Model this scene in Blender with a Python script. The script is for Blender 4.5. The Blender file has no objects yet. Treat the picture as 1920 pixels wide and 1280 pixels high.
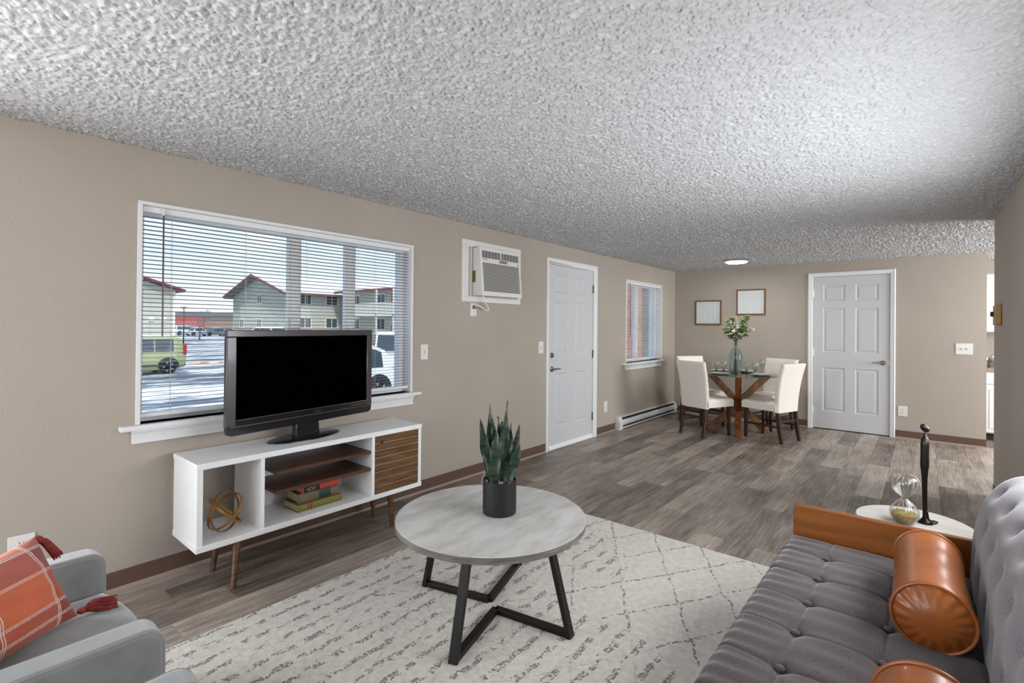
import bpy, bmesh, math, random
import numpy as np
from mathutils import Vector, Matrix

random.seed(7)
RNG = np.random.default_rng(11)
S = bpy.context.scene
COL = S.collection

# ------------------------------------------------------------------ camera
cam_d = bpy.data.cameras.new('camera')
cam = bpy.data.objects.new('camera', cam_d)
COL.objects.link(cam)
cam_d.sensor_fit = 'HORIZONTAL'
cam_d.sensor_width = 36.0
cam_d.lens = 36.0 * 927.9 / 1920.0
cam_d.shift_y = -(640 - 607.27) / 1920.0
cam_d.clip_start = 0.03
cam_d.clip_end = 600
_r = Vector((0.7675397, 0.64093682, 0.00909975))
_u = Vector((-0.00365148, -0.00982405, 0.99994508))
_f = Vector((-0.64099101, 0.76753077, 0.00519998))
cam.matrix_world = Matrix(((_r.x, _u.x, -_f.x, 3.1534), (_r.y, _u.y, -_f.y, 0.0), (_r.z, _u.z, -_f.z, 1.3587), (0, 0, 0, 1)))
S.camera = cam

# ------------------------------------------------------------------ view
S.view_settings.view_transform = 'Standard'
S.view_settings.look = 'None'
S.view_settings.exposure = 0.45
S.view_settings.gamma = 1.0
S.view_settings.use_curve_mapping = False

# ------------------------------------------------------------------ sky
world = bpy.data.worlds.new('sky')
S.world = world
world.use_nodes = True
wn = world.node_tree
wn.nodes.clear()
w_out = wn.nodes.new('ShaderNodeOutputWorld')
w_bg = wn.nodes.new('ShaderNodeBackground')
w_bg.inputs['Strength'].default_value = 0.86
w_tc = wn.nodes.new('ShaderNodeTexCoord')
w_sep = wn.nodes.new('ShaderNodeSeparateXYZ')
w_ramp = wn.nodes.new('ShaderNodeValToRGB')
e = w_ramp.color_ramp.elements
e[0].position = 0.0; e[0].color = (0.93, 0.95, 1.0, 1)
e[1].position = 0.55; e[1].color = (0.34, 0.56, 0.95, 1)
m1 = e.new(0.08); m1.color = (0.84, 0.91, 1.0, 1)
m2 = e.new(0.22); m2.color = (0.48, 0.71, 1.0, 1)
w_map = wn.nodes.new('ShaderNodeMapping')
w_map.inputs['Scale'].default_value = (1.6, 1.6, 6.0)
w_noise = wn.nodes.new('ShaderNodeTexNoise')
w_noise.inputs['Scale'].default_value = 2.6
w_noise.inputs['Detail'].default_value = 6
w_cr = wn.nodes.new('ShaderNodeValToRGB')
w_cr.color_ramp.elements[0].position = 0.50
w_cr.color_ramp.elements[1].position = 0.72
w_mix = wn.nodes.new('ShaderNodeMix'); w_mix.data_type = 'RGBA'
w_mix.inputs[7].default_value = (0.97, 0.98, 1.0, 1)
wn.links.new(w_tc.outputs['Generated'], w_sep.inputs[0])
wn.links.new(w_sep.outputs['Z'], w_ramp.inputs[0])
wn.links.new(w_tc.outputs['Generated'], w_map.inputs[0])
wn.links.new(w_map.outputs[0], w_noise.inputs['Vector'])
wn.links.new(w_noise.outputs['Fac'], w_cr.inputs[0])
wn.links.new(w_cr.outputs[0], w_mix.inputs[0])
wn.links.new(w_ramp.outputs[0], w_mix.inputs[6])
wn.links.new(w_mix.outputs[2], w_bg.inputs[0])
wn.links.new(w_bg.outputs[0], w_out.inputs[0])

# ------------------------------------------------------------------ large lights
def light(name, kind, loc, rot, power, size=None, col=(1, 1, 1), **kw):
    d = bpy.data.lights.new(name, kind)
    d.energy = power
    d.color = col
    if size:
        d.shape = 'RECTANGLE'; d.size, d.size_y = size
    for k, v in kw.items():
        setattr(d, k, v)
    o = bpy.data.objects.new(name, d)
    o.location = loc
    o.rotation_euler = rot
    COL.objects.link(o)
    return o
R90 = math.pi / 2
# winter sun: high, from behind our own building, lights the snow and the facades that face us
sun = light('winter_sun', 'SUN', (10, -10, 30), (math.radians(38), 0, math.radians(62)), 2.5, None, (1.0, 0.96, 0.9), angle=math.radians(6))
# fill lamps in openings added outside the frame to light the room evenly:
# left wall behind the camera, rear wall, above the sofa; kitchen lamp without opening
DAY = (0.955, 0.98, 1.0)
light('left_opening_fill', 'AREA', (-0.10, -1.45, 0.98), (R90, 0, -R90), 126, (2.0, 1.76), DAY)
light('rear_opening_fill', 'AREA', (1.75, -3.28, 1.35), (R90, 0, 0), 60, (2.6, 1.7), DAY)
light('sofa_opening_fill', 'AREA', (3.68, 2.70, 1.25), (R90, 0, R90), 46, (2.1, 0.76), DAY)
light('kitchen_fill', 'AREA', (6.05, 7.0, 1.45), (R90, 0, R90), 108, (1.8, 1.3), DAY)  # added lamp standing in for kitchen daylight, before a solid wall

# ------------------------------------------------------------------ helpers
W = {}

def lin(r, g, b):
    f = lambda c: (c / 255 / 12.92) if c / 255 <= 0.04045 else ((c / 255 + 0.055) / 1.055) ** 2.4
    return (f(r), f(g), f(b), 1.0)

def nd(nt, typ, **kw):
    n = nt.nodes.new(typ)
    for k, v in kw.items():
        if k.startswith('i_'):
            n.inputs[k[2:].replace('_', ' ')].default_value = v
        else:
            setattr(n, k, v)
    return n

def mat(name, col, rough=0.5, metal=0.0, col2=None, nscale=8.0, nstretch=(1, 1, 1), ndetail=4.0, nlo=0.35, nhi=0.65,
        bump=None, bstretch=(1, 1, 1), sheen=0.0, coat=0.0, trans=0.0, ior=1.45, emit=None, spec=None, alpha=None, rand=0.0, bdist=0.002):
    m = bpy.data.materials.new(name)
    m.use_nodes = True
    nt = m.node_tree
    p = nt.nodes['Principled BSDF']
    p.inputs['Base Color'].default_value = col
    p.inputs['Roughness'].default_value = rough
    p.inputs['Metallic'].default_value = metal
    p.inputs['IOR'].default_value = ior
    if spec is not None: p.inputs['Specular IOR Level'].default_value = spec
    if sheen:
        p.inputs['Sheen Weight'].default_value = sheen
        p.inputs['Sheen Roughness'].default_value = 0.4
    if coat:
        p.inputs['Coat Weight'].default_value = coat
        p.inputs['Coat Roughness'].default_value = 0.08
    if trans: p.inputs['Transmission Weight'].default_value = trans
    if alpha is not None: p.inputs['Alpha'].default_value = alpha
    if emit:
        p.inputs['Emission Color'].default_value = emit[0]
        p.inputs['Emission Strength'].default_value = emit[1]
    tc = None
    if col2 is not None or bump or rand:
        tc = nd(nt, 'ShaderNodeTexCoord')
        vec = tc.outputs['Object']
        if rand:
            oi = nd(nt, 'ShaderNodeObjectInfo')
            sc = nd(nt, 'ShaderNodeMath', operation='MULTIPLY'); sc.inputs[1].default_value = 37.0
            nt.links.new(oi.outputs['Random'], sc.inputs[0])
            va = nd(nt, 'ShaderNodeVectorMath', operation='ADD')
            nt.links.new(vec, va.inputs[0]); nt.links.new(sc.outputs[0], va.inputs[1])
            vec = va.outputs[0]
    if col2 is not None:
        mp = nd(nt, 'ShaderNodeMapping'); mp.inputs['Scale'].default_value = nstretch
        no = nd(nt, 'ShaderNodeTexNoise'); no.inputs['Scale'].default_value = nscale; no.inputs['Detail'].default_value = ndetail
        rp = nd(nt, 'ShaderNodeValToRGB')
        rp.color_ramp.elements[0].position = nlo; rp.color_ramp.elements[0].color = col
        rp.color_ramp.elements[1].position = nhi; rp.color_ramp.elements[1].color = col2
        nt.links.new(vec, mp.inputs[0]); nt.links.new(mp.outputs[0], no.inputs['Vector'])
        nt.links.new(no.outputs['Fac'], rp.inputs[0])
        last = rp.outputs[0]
        if rand:
            mr = nd(nt, 'ShaderNodeMapRange'); mr.inputs[3].default_value = 1 - rand; mr.inputs[4].default_value = 1 + rand
            nt.links.new(oi.outputs['Random'], mr.inputs[0])
            mx = nd(nt, 'ShaderNodeVectorMath', operation='SCALE')
            nt.links.new(last, mx.inputs[0]); nt.links.new(mr.outputs[0], mx.inputs['Scale'])
            last = mx.outputs[0]
        nt.links.new(last, p.inputs['Base Color'])
    if bump:
        bs, bstr = bump
        mp = nd(nt, 'ShaderNodeMapping'); mp.inputs['Scale'].default_value = bstretch
        no = nd(nt, 'ShaderNodeTexNoise'); no.inputs['Scale'].default_value = bs; no.inputs['Detail'].default_value = 3.0
        bm_ = nd(nt, 'ShaderNodeBump'); bm_.inputs['Strength'].default_value = bstr; bm_.inputs['Distance'].default_value = bdist
        nt.links.new(tc.outputs['Object'], mp.inputs[0]); nt.links.new(mp.outputs[0], no.inputs['Vector'])
        nt.links.new(no.outputs['Fac'], bm_.inputs['Height']); nt.links.new(bm_.outputs[0], p.inputs['Normal'])
    return m

class MB:
    """collects shapes, then links them as one mesh object"""
    def __init__(self, T=None):
        self.v = []; self.f = []; self.T = T
    def add(self, vs, fs):
        o = len(self.v)
        if self.T is not None:
            vs = [self.T @ Vector(p) for p in vs]
        self.v += [tuple(p) for p in vs]
        self.f += [tuple(i + o for i in q) for q in fs]
        return self
    def box(self, x0, x1, y0, y1, z0, z1):
        return self.add([(x0, y0, z0), (x1, y0, z0), (x1, y1, z0), (x0, y1, z0), (x0, y0, z1), (x1, y0, z1), (x1, y1, z1), (x0, y1, z1)],
                        [(0, 3, 2, 1), (4, 5, 6, 7), (0, 1, 5, 4), (1, 2, 6, 5), (2, 3, 7, 6), (3, 0, 4, 7)])
    def hexa(self, b, t):
        return self.add(list(b) + list(t), [(0, 3, 2, 1), (4, 5, 6, 7), (0, 1, 5, 4), (1, 2, 6, 5), (2, 3, 7, 6), (3, 0, 4, 7)])
    def bar(self, p0, p1, w, h, up=(0, 0, 1), w1=None, h1=None):
        p0 = Vector(p0); p1 = Vector(p1); d = (p1 - p0).normalized()
        s = d.cross(Vector(up)).normalized(); n = s.cross(d)
        w1 = w if w1 is None else w1; h1 = h if h1 is None else h1
        q = lambda p, w, h: [p - s * w / 2 - n * h / 2, p + s * w / 2 - n * h / 2, p + s * w / 2 + n * h / 2, p - s * w / 2 + n * h / 2]
        return self.hexa(q(p0, w, h), q(p1, w1, h1))
    def tube(self, path, r, n=8, closed=False, flat=None):
        path = [Vector(p) for p in path]; m = len(path)
        rs = r if isinstance(r, (list, tuple)) else [r] * m
        vs = []; fs = []
        ref = None
        for i, p in enumerate(path):
            if closed: d = path[(i + 1) % m] - path[i - 1]
            else: d = path[min(i + 1, m - 1)] - path[max(i - 1, 0)]
            d.normalize()
            if ref is None:
                ref = Vector((0, 0, 1)) if abs(d.z) < 0.9 else Vector((1, 0, 0))
            a = (ref - d * ref.dot(d))
            if a.length < 1e-4: a = Vector((0, 1, 0)) - d * d.y
            a.normalize(); b = d.cross(a); ref = a
            for k in range(n):
                t = 2 * math.pi * k / n
                ra = rs[i]; rb = rs[i] * (flat if flat else 1)
                vs.append(p + a * math.cos(t) * ra + b * math.sin(t) * rb)
        for i in range(m if closed else m - 1):
            j = (i + 1) % m
            for k in range(n):
                k2 = (k + 1) % n
                fs.append((i * n + k, i * n + k2, j * n + k2, j * n + k))
        if not closed:
            fs.append(tuple(range(n))[::-1]); fs.append(tuple((m - 1) * n + k for k in range(n)))
        return self.add(vs, fs)
    def cyl(self, p0, p1, r0, r1=None, n=16):
        return self.tube([p0, p1], [r0, r0 if r1 is None else r1], n)
    def lathe(self, prof, c=(0, 0, 0), n=24, ribs=0, ramp=0.0):
        vs = []; fs = []; m = len(prof)
        for (r, z) in prof:
            for k in range(n):
                t = 2 * math.pi * k / n
                rr = r * (1 + ramp * math.cos(ribs * t)) if ribs else r
                vs.append((c[0] + rr * math.cos(t), c[1] + rr * math.sin(t), c[2] + z))
        for i in range(m - 1):
            for k in range(n):
                k2 = (k + 1) % n
                fs.append((i * n + k, i * n + k2, (i + 1) * n + k2, (i + 1) * n + k))
        if prof[0][0] > 1e-6: fs.append(tuple(range(n))[::-1])
        if prof[-1][0] > 1e-6: fs.append(tuple((m - 1) * n + k for k in range(n)))
        return self.add(vs, fs)
    def prism(self, poly, plane, t0, t1):
        g = {'xy': lambda a, b, t: (a, b, t), 'xz': lambda a, b, t: (a, t, b), 'yz': lambda a, b, t: (t, a, b)}[plane]
        n = len(poly)
        vs = [g(a, b, t0) for a, b in poly] + [g(a, b, t1) for a, b in poly]
        fs = [tuple(range(n))[::-1], tuple(range(n, 2 * n))] + [(i, (i + 1) % n, n + (i + 1) % n, n + i) for i in range(n)]
        return self.add(vs, fs)
    def ball(self, c, r, nu=16, nv=10):
        if not isinstance(r, (tuple, list)): r = (r, r, r)
        vs = []; fs = []
        for j in range(1, nv):
            p = math.pi * j / nv
            for k in range(nu):
                t = 2 * math.pi * k / nu
                vs.append((c[0] + r[0] * math.sin(p) * math.cos(t), c[1] + r[1] * math.sin(p) * math.sin(t), c[2] + r[2] * math.cos(p)))
        a = len(vs); vs.append((c[0], c[1], c[2] + r[2])); vs.append((c[0], c[1], c[2] - r[2]))
        for j in range(nv - 2):
            for k in range(nu):
                k2 = (k + 1) % nu
                fs.append((j * nu + k, (j + 1) * nu + k, (j + 1) * nu + k2, j * nu + k2))
        for k in range(nu):
            k2 = (k + 1) % nu
            fs.append((a, k, k2)); fs.append((a + 1, (nv - 2) * nu + k2, (nv - 2) * nu + k))
        return self.add(vs, fs)
    def grid(self, fn, us, vs_):
        nu, nv = len(us), len(vs_)
        vs = [fn(u, v) for u in us for v in vs_]
        fs = [(i * nv + j, (i + 1) * nv + j, (i + 1) * nv + j + 1, i * nv + j + 1) for i in range(nu - 1) for j in range(nv - 1)]
        return self.add(vs, fs)
    def build(self, name, m, parent=None, smooth=False, bevel=0.0, seg=2, sharp=35, subsurf=0, recalc=True):
        me = bpy.data.meshes.new(name)
        vs = self.v
        Mw = W.get(parent.name) if parent is not None else None
        if Mw is not None:
            inv = Mw.inverted(); vs = [inv @ Vector(p) for p in vs]
        me.from_pydata([tuple(p) for p in vs], [], self.f)
        if recalc:
            b = bmesh.new(); b.from_mesh(me); bmesh.ops.recalc_face_normals(b, faces=b.faces); b.to_mesh(me); b.free()
        if m: me.materials.append(m)
        if smooth:
            me.shade_smooth()
            if sharp: me.set_sharp_from_angle(angle=math.radians(sharp))
        o = bpy.data.objects.new(name, me)
        COL.objects.link(o)
        if parent is not None:
            o.parent = parent
        if Mw is not None: W[o.name] = Mw
        if bevel:
            bv = o.modifiers.new('bevel', 'BEVEL'); bv.width = bevel; bv.segments = seg; bv.limit_method = 'ANGLE'
            me.shade_smooth(); me.set_sharp_from_angle(angle=math.radians(50))
        if subsurf:
            ss = o.modifiers.new('subsurf', 'SUBSURF'); ss.levels = subsurf; ss.render_levels = subsurf
        return o

def tag(o, label, cat, group=None, kind=None):
    if label: o['label'] = label
    if cat: o['category'] = cat
    if group: o['group'] = group
    if kind: o['kind'] = kind
    return o

def thing(name, label, cat, loc=(0, 0, 0), rz=0.0, group=None):
    o = bpy.data.objects.new(name, None)
    COL.objects.link(o)
    o.empty_display_size = 0.05
    o.location = loc; o.rotation_euler = (0, 0, rz)
    W[o.name] = Matrix.Translation(loc) @ Matrix.Rotation(rz, 4, 'Z')
    return tag(o, label, cat, group)

def struct(o):
    o['kind'] = 'structure'
    return o

def sempty(name, loc=(0, 0, 0)):
    o = thing(name, None, None, loc)
    return struct(o)

def copy_tree(o, parent=None):
    c = o.copy(); COL.objects.link(c)
    c.parent = parent
    for ch in list(o.children):
        copy_tree(ch, c)
    return c

def shared(name, me, parent, loc, scale=None, rot=None):
    o = bpy.data.objects.new(name, me); COL.objects.link(o)
    o.parent = parent; o.location = loc
    if scale: o.scale = scale
    if rot: o.rotation_euler = rot
    return o

def text_part(name, body, size, m, T, parent, depth=0.0006):
    cu = bpy.data.curves.new(name, 'FONT'); cu.body = body; cu.size = size; cu.extrude = depth
    cu.align_x = 'CENTER'; cu.align_y = 'CENTER'
    tmp = bpy.data.objects.new('tmp', cu)
    me = bpy.data.meshes.new_from_object(tmp)
    bpy.data.objects.remove(tmp)
    me.transform(W[parent.name].inverted() @ T)
    me.materials.clear(); me.materials.append(m)
    o = bpy.data.objects.new(name, me); COL.objects.link(o); o.parent = parent
    return o

# local frame (a along wall, n out of the wall into the room, z up)
T_LEFT = Matrix(((0, 1, 0, 0), (1, 0, 0, 0), (0, 0, 1, 0), (0, 0, 0, 1)))
def T_BACK(y): return Matrix(((1, 0, 0, 0), (0, -1, 0, y), (0, 0, 1, 0), (0, 0, 0, 1)))
def T_RIGHT(x): return Matrix(((0, -1, 0, x), (1, 0, 0, 0), (0, 0, 1, 0), (0, 0, 0, 1)))

# ================================================================== materials
M = {}
M['wall'] = mat('wall_paint', lin(178, 168, 157), 0.85, bump=(95, 0.5), bdist=0.0035, col2=lin(173, 163, 152), nscale=1.2)
M['ceil'] = mat('popcorn_ceiling', lin(198, 199, 201), 0.95)
M['base'] = mat('brown_vinyl_base', lin(98, 76, 65), 0.5)
M['base_toe'] = mat('base_toe_light', lin(158, 138, 126), 0.45)
M['white'] = mat('white_trim', lin(228, 229, 231), 0.45)
M['door'] = mat('white_door', lin(204, 205, 208), 0.5, bump=(60, 0.08), bstretch=(1, 1, 0.1))
M['plastic'] = mat('ivory_plastic', lin(226, 225, 222), 0.4)
M['slot'] = mat('dark_slot', lin(30, 28, 27), 0.6)
def clear_glass(name, tint, gloss):
    m = bpy.data.materials.new(name); m.use_nodes = True
    nt = m.node_tree; nt.nodes.clear()
    out = nd(nt, 'ShaderNodeOutputMaterial'); mx = nd(nt, 'ShaderNodeMixShader'); mx.inputs[0].default_value = gloss or 0.0
    tr = nd(nt, 'ShaderNodeBsdfTransparent'); tr.inputs[0].default_value = tint
    gl = nd(nt, 'ShaderNodeBsdfGlossy'); gl.inputs['Roughness'].default_value = 0.02
    if gloss is None:
        lw = nd(nt, 'ShaderNodeLayerWeight'); lw.inputs[0].default_value = 0.5
        pw = nd(nt, 'ShaderNodeMath', operation='POWER'); pw.inputs[1].default_value = 3.5
        ml = nd(nt, 'ShaderNodeMath', operation='MULTIPLY_ADD'); ml.inputs[1].default_value = 0.55; ml.inputs[2].default_value = 0.025
        nt.links.new(lw.outputs['Facing'], pw.inputs[0]); nt.links.new(pw.outputs[0], ml.inputs[0]); nt.links.new(ml.outputs[0], mx.inputs[0])
    nt.links.new(tr.outputs[0], mx.inputs[1]); nt.links.new(gl.outputs[0], mx.inputs[2]); nt.links.new(mx.outputs[0], out.inputs[0])
    return m
M['glass'] = clear_glass('window_glass', (0.97, 0.985, 0.985, 1), 0.006)
M['slat'] = mat('blind_slat_backlit', lin(136, 132, 128), 0.5)  # white slats, their backlit darkness put into the colour
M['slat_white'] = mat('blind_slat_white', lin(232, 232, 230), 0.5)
M['wand'] = mat('wand_plastic', lin(88, 74, 68), 0.3)
M['cord'] = mat('blind_cord', lin(205, 205, 205), 0.8)
M['brushed'] = mat('brushed_nickel', lin(150, 138, 122), 0.3, 1.0)
M['chrome'] = mat('chrome', lin(200, 200, 202), 0.15, 1.0)
M['hinge'] = mat('dark_hinge', lin(70, 66, 62), 0.4, 0.8)
M['black'] = mat('black_metal', lin(24, 22, 21), 0.45, 0.3)
M['whitelac'] = mat('white_lacquer', lin(238, 239, 240), 0.25)
M['walnut'] = mat('walnut', lin(62, 38, 26), 0.4, col2=lin(112, 74, 48), nscale=5, nstretch=(2, 0.5, 12), ndetail=6, nlo=0.3, nhi=0.7)
M['walnut_y'] = mat('walnut_shelf', lin(60, 36, 25), 0.4, col2=lin(96, 60, 40), nscale=5, nstretch=(8, 0.7, 8), ndetail=6, nlo=0.3, nhi=0.7)

H = 2.286
YB = 7.938
XR = 3.59

def wall_cells(T, a0, a1, z0, z1, n0, n1, holes):
    """wall slab with rectangular holes; returns an MB in world space"""
    A = sorted(set([a0, a1] + [h[0] for h in holes] + [h[1] for h in holes]))
    Z = sorted(set([z0, z1] + [h[2] for h in holes] + [h[3] for h in holes]))
    mb = MB(T)
    inside = lambda a, z: any(h[0] < a < h[1] and h[2] < z < h[3] for h in holes)
    for i in range(len(A) - 1):
        for j in range(len(Z) - 1):
            if inside((A[i] + A[i + 1]) / 2, (Z[j] + Z[j + 1]) / 2): continue
            for n in (n0, n1):
                mb.add([(A[i], n, Z[j]), (A[i + 1], n, Z[j]), (A[i + 1], n, Z[j + 1]), (A[i], n, Z[j + 1])], [(0, 1, 2, 3)])
    def ring(a, b, c, d):
        mb.add([(a, n0, c), (b, n0, c), (b, n0, d), (a, n0, d), (a, n1, c), (b, n1, c), (b, n1, d), (a, n1, d)],
               [(0, 1, 5, 4), (1, 2, 6, 5), (2, 3, 7, 6), (3, 0, 4, 7)])
    for h in holes: ring(*h)
    ring(a0, a1, z0, z1)
    return mb

WIN1 = (0.735, 2.522, 0.83, 1.992)
WIN2 = (6.215, 7.40, 0.872, 2.012)
DOOR1 = (4.392, 5.362, 0.0, 2.062)
DOOR2 = (1.955, 2.815, 0.0, 2.085)
FILL_LEFT = (-2.47, -0.43, 0.06, 1.90)  # this and the next two: unseen openings added for fill lamps
FILL_REAR = (0.42, 3.08, 0.48, 2.22)
FILL_SOFA = (1.62, 3.78, 0.85, 1.65)
struct(wall_cells(T_LEFT, -3.42, YB + 0.12, 0.0, H + 0.1, -0.15, 0.0, [WIN1, WIN2, DOOR1, FILL_LEFT]).build('wall_left', M['wall'], recalc=False))
struct(wall_cells(T_BACK(YB), 0.0, 3.70, 0.0, H + 0.1, -0.12, 0.0, [DOOR2]).build('wall_back', M['wall'], recalc=False))
struct(wall_cells(T_RIGHT(XR), -3.42, 5.69, 0.0, H + 0.1, -0.12, 0.0, [FILL_SOFA]).build('wall_right', M['wall'], recalc=False))
struct(wall_cells(Matrix(((1, 0, 0, 0), (0, 1, 0, -3.3), (0, 0, 1, 0), (0, 0, 0, 1))), 0, XR, 0, H + 0.1, -0.12, 0, [FILL_REAR]).build('wall_rear', M['wall'], recalc=False))
# plain white frames in the three unseen openings added for the fill lamps
def added_window(name, T, hole, mull):
    a0, a1, z0, z1 = hole
    w = sempty(name, tuple(T @ Vector(((a0 + a1) / 2, 0, z0))))
    mb = MB(T)
    for (p, q, r, t) in ((a0, a1, z0, z0 + .04), (a0, a1, z1 - .04, z1), (a0, a0 + .04, z0 + .04, z1 - .04), (a1 - .04, a1, z0 + .04, z1 - .04)):
        mb.box(p, q, -.085, .004, r, t)
    mb.build('window_frame', M['white'], w)
    for m_ in mull: MB(T).box(m_ - .03, m_ + .03, -.08, -.03, z0 + .04, z1 - .04).build('mullion', M['white'], w)
added_window('window_added_3', T_LEFT, FILL_LEFT, [-1.45])
added_window('window_added_4', Matrix(((1, 0, 0, 0), (0, 1, 0, -3.3), (0, 0, 1, 0), (0, 0, 0, 1))), FILL_REAR, [1.75])
added_window('window_added_5', T_RIGHT(XR), FILL_SOFA, [2.70])
# kitchen shell seen through the gap beside the right wall
struct(MB().box(3.58, 3.70, YB + 0.121, 9.25, 0, H + 0.1).build('wall_passage', M['wall']))
struct(MB().box(3.58, 6.3, 9.25, 9.37, 0, H + 0.1).build('wall_kitchen_back', M['wall']))
struct(MB().box(6.2, 6.32, 5.57, 9.25, 0, H + 0.1).build('wall_kitchen_right', M['wall']))
struct(MB().box(3.71, 6.2, 5.57, 5.69, 0, H + 0.1).build('wall_kitchen_front', M['wall']))
struct(MB().box(3.70, 6.2, 8.93, 9.25, 2.11, H).build('wall_kitchen_soffit', M['wall']))
struct(MB().box(0.02, 3.58, YB + 1.0, YB + 1.1, 0, H).build('wall_closet', M['wall']))

# ceiling: the sprayed texture is real relief, finer towards the near part of the room
def ceiling():
    xs = np.arange(0.0, XR + 0.3, 0.0064)
    ys = [-3.42]; st = 0.06
    while ys[-1] < 9.3:
        y = ys[-1]
        st = 0.05 if y < -0.9 else 0.0064 + max(0.0, (y - 2.6)) * 0.0022
        ys.append(y + st)
    ys = np.array(ys)
    nx, ny = len(xs), len(ys)
    w = RNG.random((nx, ny))
    w2 = np.pad(RNG.random((nx // 2 + 2, ny // 2 + 2)), 0).repeat(2, 0).repeat(2, 1)[:nx, :ny]
    h = 0.0165 * w ** 2.1 + 0.0030 * w2 ** 2.0
    for ax in (0, 1):
        h = 0.07 * np.roll(h, 1, ax) + 0.86 * h + 0.07 * np.roll(h, -1, ax)
    h[0, :] = 0; h[-1, :] = 0
    jx = (RNG.random((nx, ny)) - .5) * 0.004; jx[0, :] = 0; jx[-1, :] = 0
    X = xs[:, None] + jx; Y = np.broadcast_to(ys, (nx, ny)) + (RNG.random((nx, ny)) - .5) * 0.004
    co = np.stack([X, Y, H - h], -1).reshape(-1, 3)
    i = np.arange(nx - 1)[:, None] * ny + np.arange(ny - 1)[None, :]
    q = np.stack([i, i + 1, i + ny + 1, i + ny], -1).reshape(-1, 4)
    n0 = len(co)
    xe = float(xs[-1])
    extra = np.array([(xe, -3.42, H), (6.3, -3.42, H), (6.3, 9.37, H), (xe, 9.37, H),
                      (-0.15, -3.42, H + 0.1), (6.3, -3.42, H + 0.1), (6.3, 9.37, H + 0.1), (-0.15, 9.37, H + 0.1)])
    co = np.concatenate([co, extra]); q = np.concatenate([q, np.array([(n0, n0 + 3, n0 + 2, n0 + 1), (n0 + 4, n0 + 5, n0 + 6, n0 + 7)])])
    me = bpy.data.meshes.new('ceiling')
    me.vertices.add(len(co)); me.vertices.foreach_set('co', co.astype(np.float32).ravel())
    me.loops.add(q.size); me.loops.foreach_set('vertex_index', q.astype(np.int32).ravel())
    me.polygons.add(len(q)); me.polygons.foreach_set('loop_start', np.arange(0, q.size, 4, dtype=np.int32))
    me.update(calc_edges=True)
    me.materials.append(M['ceil'])
    o = bpy.data.objects.new('ceiling', me); COL.objects.link(o)
    return struct(o)
ceiling()

# floor: a dark underlay with every plank as its own piece
M['underlay'] = mat('floor_underlay', lin(70, 62, 55), 0.8)
def plank_mat():
    m = bpy.data.materials.new('vinyl_plank'); m.use_nodes = True
    nt = m.node_tree; p = nt.nodes['Principled BSDF']
    p.inputs['Roughness'].default_value = 0.42
    tc = nd(nt, 'ShaderNodeTexCoord'); oi = nd(nt, 'ShaderNodeObjectInfo')
    mu = nd(nt, 'ShaderNodeMath', operation='MULTIPLY'); mu.inputs[1].default_value = 91.0
    nt.links.new(oi.outputs['Random'], mu.inputs[0])
    va = nd(nt, 'ShaderNodeVectorMath', operation='ADD')
    nt.links.new(tc.outputs['Object'], va.inputs[0]); nt.links.new(mu.outputs[0], va.inputs[1])
    def noise(scale, st, det):
        mp = nd(nt, 'ShaderNodeMapping'); mp.inputs['Scale'].default_value = st
        no = nd(nt, 'ShaderNodeTexNoise'); no.inputs['Scale'].default_value = scale; no.inputs['Detail'].default_value = det
        no.inputs['Roughness'].default_value = 0.62
        nt.links.new(va.outputs[0], mp.inputs[0]); nt.links.new(mp.outputs[0], no.inputs['Vector'])
        return no.outputs['Fac']
    big = noise(2.2, (3.2, 0.9, 1), 5); fine = noise(9.0, (9, 0.35, 1), 6); saw = noise(60, (0.35, 3.0, 1), 2)
    a = nd(nt, 'ShaderNodeMath', operation='MULTIPLY_ADD'); a.inputs[1].default_value = 0.50
    b = nd(nt, 'ShaderNodeMath', operation='MULTIPLY'); b.inputs[1].default_value = 0.50
    nt.links.new(fine, b.inputs[0]); nt.links.new(big, a.inputs[0]); nt.links.new(b.outputs[0], a.inputs[2])
    c = nd(nt, 'ShaderNodeMath', operation='MULTIPLY_ADD'); c.inputs[1].default_value = 0.10
    nt.links.new(saw, c.inputs[0]); nt.links.new(a.outputs[0], c.inputs[2])
    d = nd(nt, 'ShaderNodeMath', operation='MULTIPLY_ADD'); d.inputs[1].default_value = 0.20
    nt.links.new(oi.outputs['Random'], d.inputs[0]); nt.links.new(c.outputs[0], d.inputs[2])
    rp = nd(nt, 'ShaderNodeValToRGB'); el = rp.color_ramp.elements
    el[0].position = 0.46; el[0].color = lin(78, 68, 61)
    el[1].position = 0.84; el[1].color = lin(190, 178, 166)
    x = el.new(0.64); x.color = lin(136, 124, 114)
    nt.links.new(d.outputs[0], rp.inputs[0]); nt.links.new(rp.outputs[0], p.inputs['Base Color'])
    bu = nd(nt, 'ShaderNodeBump'); bu.inputs['Strength'].default_value = 0.15; bu.inputs['Distance'].default_value = 0.001
    nt.links.new(fine, bu.inputs['Height']); nt.links.new(bu.outputs[0], p.inputs['Normal'])
    return m
M['plank'] = plank_mat()
floor = MB().box(-0.15, 6.3, -3.42, 9.37, -0.12, -0.004).build('floor', M['underlay'])
struct(floor)
PW, PL = 0.1805, 1.22
pm = MB().box(0.0006, PW - 0.0006, 0.0006, PL - 0.0006, -0.004, 0.0)
pmesh = pm.build('plank_proto', M['plank'])
plank_me = pmesh.data
bpy.data.objects.remove(pmesh)
rnd = random.Random(3)
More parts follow.
